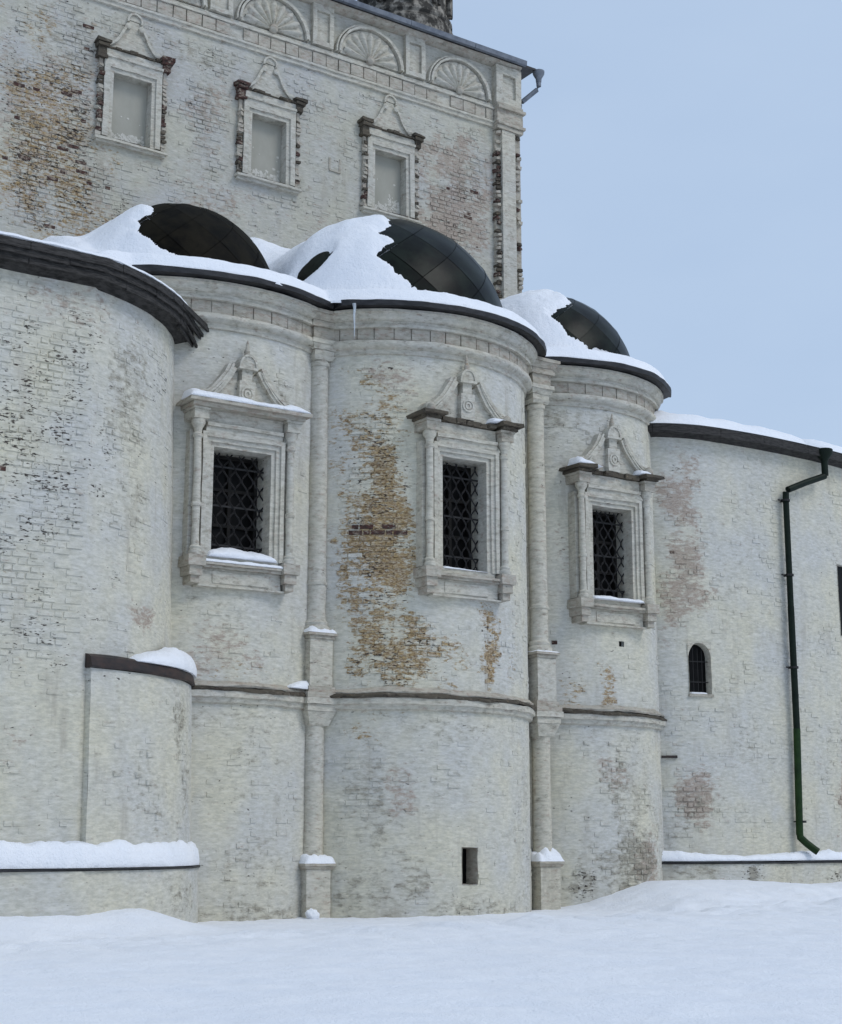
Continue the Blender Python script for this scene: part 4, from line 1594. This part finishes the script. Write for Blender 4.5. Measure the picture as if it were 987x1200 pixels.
# frieze piers with sunk panels
for uc in (-3.12, .25, 3.62, 6.94):
    m = MB()
    w_ = .36
    for (a, b, z0, z1) in ((uc - w_, uc - w_ + .14, 24.75, 26.08), (uc + w_ - .14, uc + w_, 24.75, 26.08), (uc - w_ + .142, uc + w_ - .142, 24.75, 24.9), (uc - w_ + .142, uc + w_ - .142, 25.86, 26.08)):
        tbox(m, a, b, -.02, .16, z0, z1)
    tbox(m, uc - w_ + .142, uc + w_ - .142, -.02, .07, 24.902, 25.858)
    obj('frieze_pier', m, M_TRIM, ch)
m = MB()
for (a, b, z0, z1) in ((10.0, 10.26, 24.75, 26.08), (10.78, 11.0, 24.75, 26.08), (10.262, 10.778, 24.75, 24.98), (10.262, 10.778, 25.78, 26.08)):
    tbox(m, a, b, -.5, .26, z0, z1)
tbox(m, 10.262, 10.778, -.4, .16, 24.982, 25.778)
obj('corner_pier', m, M_TRIM, ch)
# shells
for uc in (-1.43, 1.94, 5.28, 8.63):
    m = MB()
    M1 = local_mat(W(uc, CV + .10, 24.76), NV)
    RS, n = 1.04, 9
    m.prism([(RS * math.cos(math.pi * q / 24), .94 * RS * math.sin(math.pi * q / 24)) for q in range(25)], -.005, .12)
    sh = obj('shell', m, M_TRIM, ch, None, False, M1)
    for q in range(n):
        a0, a1 = math.pi * q / n, math.pi * (q + 1) / n
        am = (a0 + a1) / 2
        m = MB()
        pts = []
        for rr, dep in ((.10, .03), (.4, .07), (.7, .09), (.86, .10), (.95, .07)):
            wd = (a1 - a0) / 2 * .84 * (1 if rr < .9 else .5)
            row = []
            for j in range(5):
                t = (j - 2) / 2
                a = am + wd * t
                y = -.004 - 1.3 * dep * (1 - t * t * .97)
                row.append(Vector((rr * math.cos(a), y, .94 * rr * math.sin(a))))
            pts.append(row)
        m.grid(pts)
        o = obj('petal', m, M_TRIM, sh, 60)
    m = MB()
    for rr, wd, y in ((1.1, .07, -.13), (1.19, .05, -.08)):
        m.strip([(rr * math.cos(math.pi * q / 24), .94 * rr * math.sin(math.pi * q / 24)) for q in range(25)], wd, y, .12)
    obj('archivolt', m, M_TRIM, sh)
    m = MB()
    m.lathe([(.13, 0), (.12, .1), (.05, .14), (0, .145)], 12, Matrix.Translation((0, 0, .02)) @ Matrix.Rotation(math.pi / 2, 4, 'X'))
    obj('boss', m, M_TRIMD, sh, 50)

# blocked windows
def tower_window(u, seed):
    rnd = random.Random(seed)
    M0 = local_mat(W(u, CV, 0), NV)
    hw, zb, zt = .56, 20.06, 21.98
    f = -.10
    mb = MB()
    steps = [(hw - .0, zb, zt, .30), (hw, zb, zt, f), (hw + .12, zb, zt + .12, f), (hw + .12, zb, zt + .12, f - .05), (hw + .28, zb, zt + .28, f - .05), (hw + .28, zb, zt + .28, .05)]
    mb.grid([[Vector(p) for p in ((-x, y, z0), (-x, y, z1), (x, y, z1), (x, y, z0))] for x, z0, z1, y in steps])
    mb.box(-hw - .28, hw + .28, f - .05, .05, zt + .282, zt + .62)
    mb.box(-hw - .28, hw + .28, f - .1, .05, zt + .38, zt + .45)
    win = obj('window', mb, M_TRIM, ch, None, False, M0)
    m = MB()
    m.box(-hw - .0, hw + .0, .22, .25, zb, zt)
    obj('boarded_panel', m, M_BLIND, win)
    # peeled white flakes along the foot of the panel
    m = MB()
    for q in range(260):
        x = rnd.uniform(-hw + .06, hw - .06)
        lim = .26 + .5 * abs(fbm(x * 3 + seed, 1)) + (.25 if x > .1 and seed > 41 else 0)
        z = zb + .04 + rnd.random() ** 1.3 * lim
        if rnd.random() < .012:
            z = zb + rnd.uniform(.3, 1.2)
        r_ = rnd.uniform(.018, .055)
        n_ = rnd.randint(5, 8)
        m.prism([(x + r_ * rnd.uniform(.6, 1.2) * math.cos(2 * math.pi * j / n_), z + r_ * rnd.uniform(.5, 1.1) * math.sin(2 * math.pi * j / n_)) for j in range(n_)], .219 - q * .00003, .2201)
    fl = obj('paint_flakes', m, M_FLAKE, win)
    fl['kind'] = 'stuff'
    # ragged brick colonnettes
    for sx in (-1, 1):
        m = MB()
        m.box(sx * .93 - .05, sx * .93 + .05, f + .0, .05, zb, zt + .52)
        cl = obj('colonnette', m, M_TRIMD, win)
        z = zb + .03
        while z < zt + .2:
            if rnd.random() < .85:
                o = bpy.data.objects.new('brick', tooth2[rnd.randrange(5)])
                COL.objects.link(o)
                o.parent = win
                o.matrix_basis = Matrix.Translation((sx * .93 + rnd.uniform(-.03, .03), f - .0 + rnd.uniform(-.03, .02), z)) @ Matrix.Rotation(rnd.uniform(-.5, .5), 4, 'Z')
            z += .125
        m = MB()
        if sx < 0:
            m.box(-.94 - .14, -.94 + .14, f - .13, .05, zt + .3, zt + .38, None, .01, rnd)
        m.box(sx * .94 - .11, sx * .94 + .11, f - .1, .05, zt + .40, zt + .60, None, .015, rnd)
        m.box(sx * .94 - .15, sx * .94 + .15, f - .17, .05, zt + .61, zt + .70, None, .02, rnd)
        m.box(sx * .94 - .2, sx * .94 + .2, f - .2, .05, zt + .71, zt + .80, None, .03, rnd)
        obj('capital', m, M_RAW if (sx > 0 and seed == 40) or (sx < 0 and seed == 41) else M_LEDGE, win)
    m = MB()
    x = -.78
    while x < .78:
        L = rnd.uniform(.1, .26)
        m.box(x, min(x + L, .78), f - rnd.uniform(.05, .16), .05, zt + .625, zt + .625 + rnd.uniform(.04, .09), None, .01, rnd)
        x += L + .01
    obj('cornice', m, M_LEDGE, win)
    m = MB()
    m.box(-1.05, 1.05, f - .12, .05, zb - .13, zb - .06, None, .012, rnd)
    m.box(-1.0, 1.0, f - .04, .05, zb - .20, zb - .132, None, .012, rnd)
    obj('sill', m, M_TRIM, win)
    x = -.45
    m = MB()
    while x < .5:
        L = rnd.uniform(.12, .25)
        m.box(x, x + L, f - .06, .2, zb - .058, zb - .004 + rnd.uniform(-.02, .0), None, .008, rnd)
        x += L + .02
    obj('broken_sill_edge', m, M_LEDGE, win)
    z0 = zt + .72
    m = MB()
    half = [(.70, 0), (.62, .12), (.46, .28), (.34, .5), (.24, .74)]
    m.prism([(x, z0 + z) for x, z in half] + [(.12, z0 + .96), (-.12, z0 + .96)] + [(-x, z0 + z) for x, z in reversed(half)], -.03, .05)
    obj('pediment', m, M_TRIM, win)
    for sx in (-1, 1):
        m = MB()
        m.strip([(sx * x, z0 + z) for x, z in [(.80, .05), (.70, .06), (.56, .2), (.43, .38), (.33, .6), (.22, .78)]], .075, -.12, .05)
        m.lathe([(0.09, 0), (.09, .1), (.04, .12), (0, .125)], 12, Matrix.Translation((sx * .19, -.02, z0 + .76)) @ Matrix.Rotation(math.pi / 2, 4, 'X'))
        m.lathe([(0.085, 0), (.085, .1), (.04, .12), (0, .125)], 12, Matrix.Translation((sx * .70, -.02, z0 + .12)) @ Matrix.Rotation(math.pi / 2, 4, 'X'))
        obj('volute', m, M_TRIM, win)
    m = MB()
    m.strip([(.2 * math.cos(a), z0 + .98 + .2 * math.sin(a)) for a in [math.pi * (-.1 + 1.2 * q / 12) for q in range(13)]], .055, -.1, .05)
    m.prism([(.17 * math.cos(a), z0 + .98 + .17 * math.sin(a)) for a in [math.pi * q / 10 for q in range(11)]], -.05, .05)
    obj('head_stone', m, M_TRIM, win)


tooth2 = {}
for q in range(5):
    mm = MB()
    mm.box(-.065, .065, -.04, .1, -.045, .045, None, .02, rnd)
    tooth2[q] = mm.mesh('brick', [M_RAW, M_LEDGE, M_TRIMD, M_LEDGE, M_TRIMD][q])
for q, u in enumerate(WINU):
    tower_window(u, 40 + q)
# small blocked putlog niche
m = MB()
tbox(m, 3.95, 4.0, 0, .03, 20.95, 21.35)
tbox(m, 4.3, 4.35, 0, .03, 20.95, 21.35)
tbox(m, 3.95, 4.35, 0, .05, 20.9, 20.948)
obj('blocked_niche', m, M_TRIMD, ch)

# roof, gutter and spout
m = MB()
e = .42
P0 = [W(-18.4, CV + e, 26.2), W(11.5, CV + e, 26.2), W(11.5, -15.4, 26.2), W(-18.4, -15.4, 26.2)]
P1 = [W(-18.4, CV + e, 26.27), W(11.5, CV + e, 26.27), W(11.5, -15.4, 26.27), W(-18.4, -15.4, 26.27)]
ap_ = [W(1, CV - 3.9, 27.6), W(3, CV - 3.9, 27.6)]
i0 = [m.vert(p) for p in P0]
i1 = [m.vert(p) for p in P1]
i2 = [m.vert(p) for p in ap_]
m.face(*reversed(i0))
for a in range(4):
    b = (a + 1) % 4
    m.face(i0[a], i0[b], i1[b], i1[a])
m.face(i1[0], i1[1], i2[1], i2[0])
m.face(i1[1], i1[2], i2[1])
m.face(i1[2], i1[3], i2[0], i2[1])
m.face(i1[3], i1[0], i2[0])
obj('roof', m, M_EAVE, ch)
tsweep([(0, 26.05), (.12, 26.06), (.3, 26.16), (.34, 26.195), (0, 26.195)], -18, 11.0, M_TRIMD, 'eave_moulding', ch, 6, .006)
u = -18.0
while u < 11.5:
    L = min(2.45, 11.62 - u)
    obj('gutter', sweep(TF, [(.425, 26.19), (.5, 26.14), (.58, 26.16), (.60, 26.31), (.57, 26.31), (.555, 26.2), (.5, 26.17), (.44, 26.21)], u, min(u + L - .02, 11.6), 3, 0, 0), M_GUTTER, ch, 40)
    u += L
def tp(u, f, z):
    return W(u, CV + f, z)
m = MB()
m.lathe([(.09, -.02), (.10, .1), (.19, .26), (.20, .36), (.15, .36)], 12, Matrix.Translation(tp(11.66, .35, 25.88)))
fn = obj('gutter_funnel', m, M_GUTTER, ch, 50)
m = MB()
m.tube([tp(11.66, .35, 25.95), tp(11.66, .35, 25.72), tp(11.62, .3, 25.6), tp(11.2, .05, 25.16), tp(11.14, .0, 25.05), tp(11.12, -.1, 24.6)], .08, 12)
obj('spout', m, M_GUTTER, fn, 50)

# drum of the cupola
dv = CV - 2.3
du = 8.15
m = MB()
MD = Matrix.Translation(W(du, dv, 0))
m.lathe([(r_ * .82, z_) for r_, z_ in [(1.98, 26.3), (1.98, 27.55), (1.92, 27.6), (1.86, 27.72), (1.93, 27.8), (1.93, 27.9), (1.82, 28.0), (1.75, 28.2), (1.72, 30.5), (1.66, 34)]], 40, MD)
dr = obj('drum', m, M_DRUM, ch, 35)
for q in range(10):
    a = 2 * math.pi * (q + .2) / 10
    Mq = MD @ Matrix.Rotation(a, 4, 'Z') @ Matrix.Translation((1.41, 0, 28.15)) @ Matrix.Rotation(math.pi / 2, 4, 'Z')
    m = MB()
    pts = [(.38 * math.cos(t), .9 + .55 * math.sin(t)) for t in [math.pi * j / 10 for j in range(11)]]
    m.strip([(.38, 0)] + pts + [(-.38, 0)], .12, -.14, .12)
    obj('blind_arch', m, M_DRUM, dr, None, False, Mq)

# ================================================================== SNOW ON LEDGES
def wl_surf(key, off=0.0):
    M0 = WINM[key]
    class F(Surf):
        def __init__(s):
            s.s = np.array([-2.0, 2.0])
        def at(s, a, z, o=0.0):
            return M0 @ Vector((a, -o, z))
    return F()


def wsnow(key, s0, s1, o0, o1, z, h, lab, seed, prof=None, **k):
    return snow_thing(snow_along(wl_surf(key), s0, s1, o0, o1, z, h, seed, None, prof, **k), lab)


hw, zb, zt = win_geo['L']
cx = hw + .43
wsnow('L', -cx - .36, cx + .36, .02, .55, zt + .947, .17, 'snow along the whole window cornice under the pediment of the half-hidden apse', 1, lambda t: 1.35 - .75 * t + .5 * math.exp(-((t - .85) / .06) ** 2))
wsnow('L', -hw - .12, hw + .12, -.30, .24, zb + .0, .2, 'thick snow filling the sill of the leftmost grilled window', 2, lambda t: .9 + .4 * math.sin(t * 3.1), front=.9)
wsnow('L', -hw - .3, hw + .3, .1, .29, zb - .14, .07, 'low ridge of snow on the outer sill edge below the leftmost grilled window', 12)
hw, zb, zt = win_geo['M']
wsnow('M', -hw, hw, -.30, .13, zb, .07, 'thin snow in the sill of the grilled window of the widest apse', 3, lambda t: 1.3 - t)
cx = hw + .43
wsnow('M', cx - .45, cx + .05, .02, .42, zt + .947, .12, 'small crusted snow lump on the right cornice end of the middle apse window', 4)
hw, zb, zt = win_geo['R']
cx = hw + .43
wsnow('R', -hw - .1, hw + .25, -.30, .24, zb, .13, 'snow in the sill of the window nearest the drainpipe wing', 5, front=.9)
wsnow('R', -cx - .3, -cx + .5, .02, .5, zt + .947, .22, 'wedge of snow on the left cornice end of the narrow apse window', 6, lambda t: 1.3 - 1.2 * t)
wsnow('R', cx - .35, cx + .05, .02, .4, zt + .947, .14, 'little snow tuft on the right cornice end of the narrow apse window', 7)
# string course
Sx = APSE['L']
snow_thing(snow_along(Sx, 1.25, 1.98, .0, .2, 4.88, .2, 8, None, lambda t: .3 + .9 * t), 'little drift on the dark string course left of the first engaged column')
# plinth snow
snow_thing(snow_along(PL, -15.0, SIL + .75, -.34, .03, 1.12, .45, 9, None, lambda t: 1.0, front=.55, rag=.16), 'long thick snow bank on the plinth of the rounded wing', 'snow_bank')
snow_thing(snow_along(PR, s_of_u(9.95), s_of_u(21), -.28, .03, 1.08, .22, 10, None, lambda t: .85 + .5 * math.exp(-((t - .1) / .07) ** 2) + .25 * math.sin(t * 14), front=.6), 'long low snow strip on the plinth behind the drainpipe foot', 'snow_bank')
# buttress coping snow
snow_thing(snow_along(BT, 1.05, SIL + .75, -.36, .09, 4.98, .42, 11, None, lambda t: .25 + .95 * math.sin(min(1, t * 1.5) * 1.5), front=.8, rag=.15), 'rounded heap of snow on the rusty buttress coping', 'snow_heap')
snow_thing(snow_along(RW, sa0 + .05, sa1 - .1, -.35, .03, 5.425, .07, 13), 'trace of snow on the sill of the little arched window')


def pad(u, v, hw_, fr, z, h, seed):
    m = MB()
    rows = []
    N = 18
    for i in range(N + 1):
        row = []
        for j in range(N + 1):
            x, y = i / N * 2 - 1, j / N
            e = (1 - abs(x) ** 5) * (1 - max(0, y * 2 - 1) ** 5)
            hh = h * e ** .5 * (1 + .5 * fbm(x * 2.5 + seed, y * 2.5, seed, 4))
            row.append(W(u + x * hw_, -.3 + (v + fr + .3) * y, z + max(hh, 0) - .003))
        rows.append(row)
    m.grid(rows)
    return m


snow_thing(pad(-.08, .02, .38, .38, 1.112, .19, 2), 'crumpled snow cap on the lower pedestal of the first engaged column')
snow_thing(pad(6.37, .02, .38, .38, 1.112, .26, 5), 'domed snow cap on the lower pedestal of the column next to the narrow apse')
snow_thing(pad(-.08, .02, .36, .36, 6.162, .12, 7), 'snow sliver on the upper pedestal of the first engaged column')
snow_thing(pad(6.37, .02, .36, .36, 6.162, .05, 9), 'thin snow film on the upper pedestal of the column next to the narrow apse')
# snow lump at the first column's foot
bm_ = bmesh.new()
bmesh.ops.create_icosphere(bm_, subdivisions=3, radius=.15)
for vtx in bm_.verts:
    vtx.co *= 1 + .45 * fbm(vtx.co.x * 6, vtx.co.y * 6, vtx.co.z * 6)
    vtx.co.z *= .8
    vtx.co += W(-.40, .62, .06)
me = bpy.data.meshes.new('snow_lump')
bm_.to_mesh(me)
bm_.free()
me.materials.append(M_SNOW)
me.polygons.foreach_set('use_smooth', [True] * len(me.polygons))
o = bpy.data.objects.new('snow_lump', me)
COL.objects.link(o)
tag(o, 'round snowball-sized lump on the ground at the first column foot', 'snow', 'snow lying on ledges')
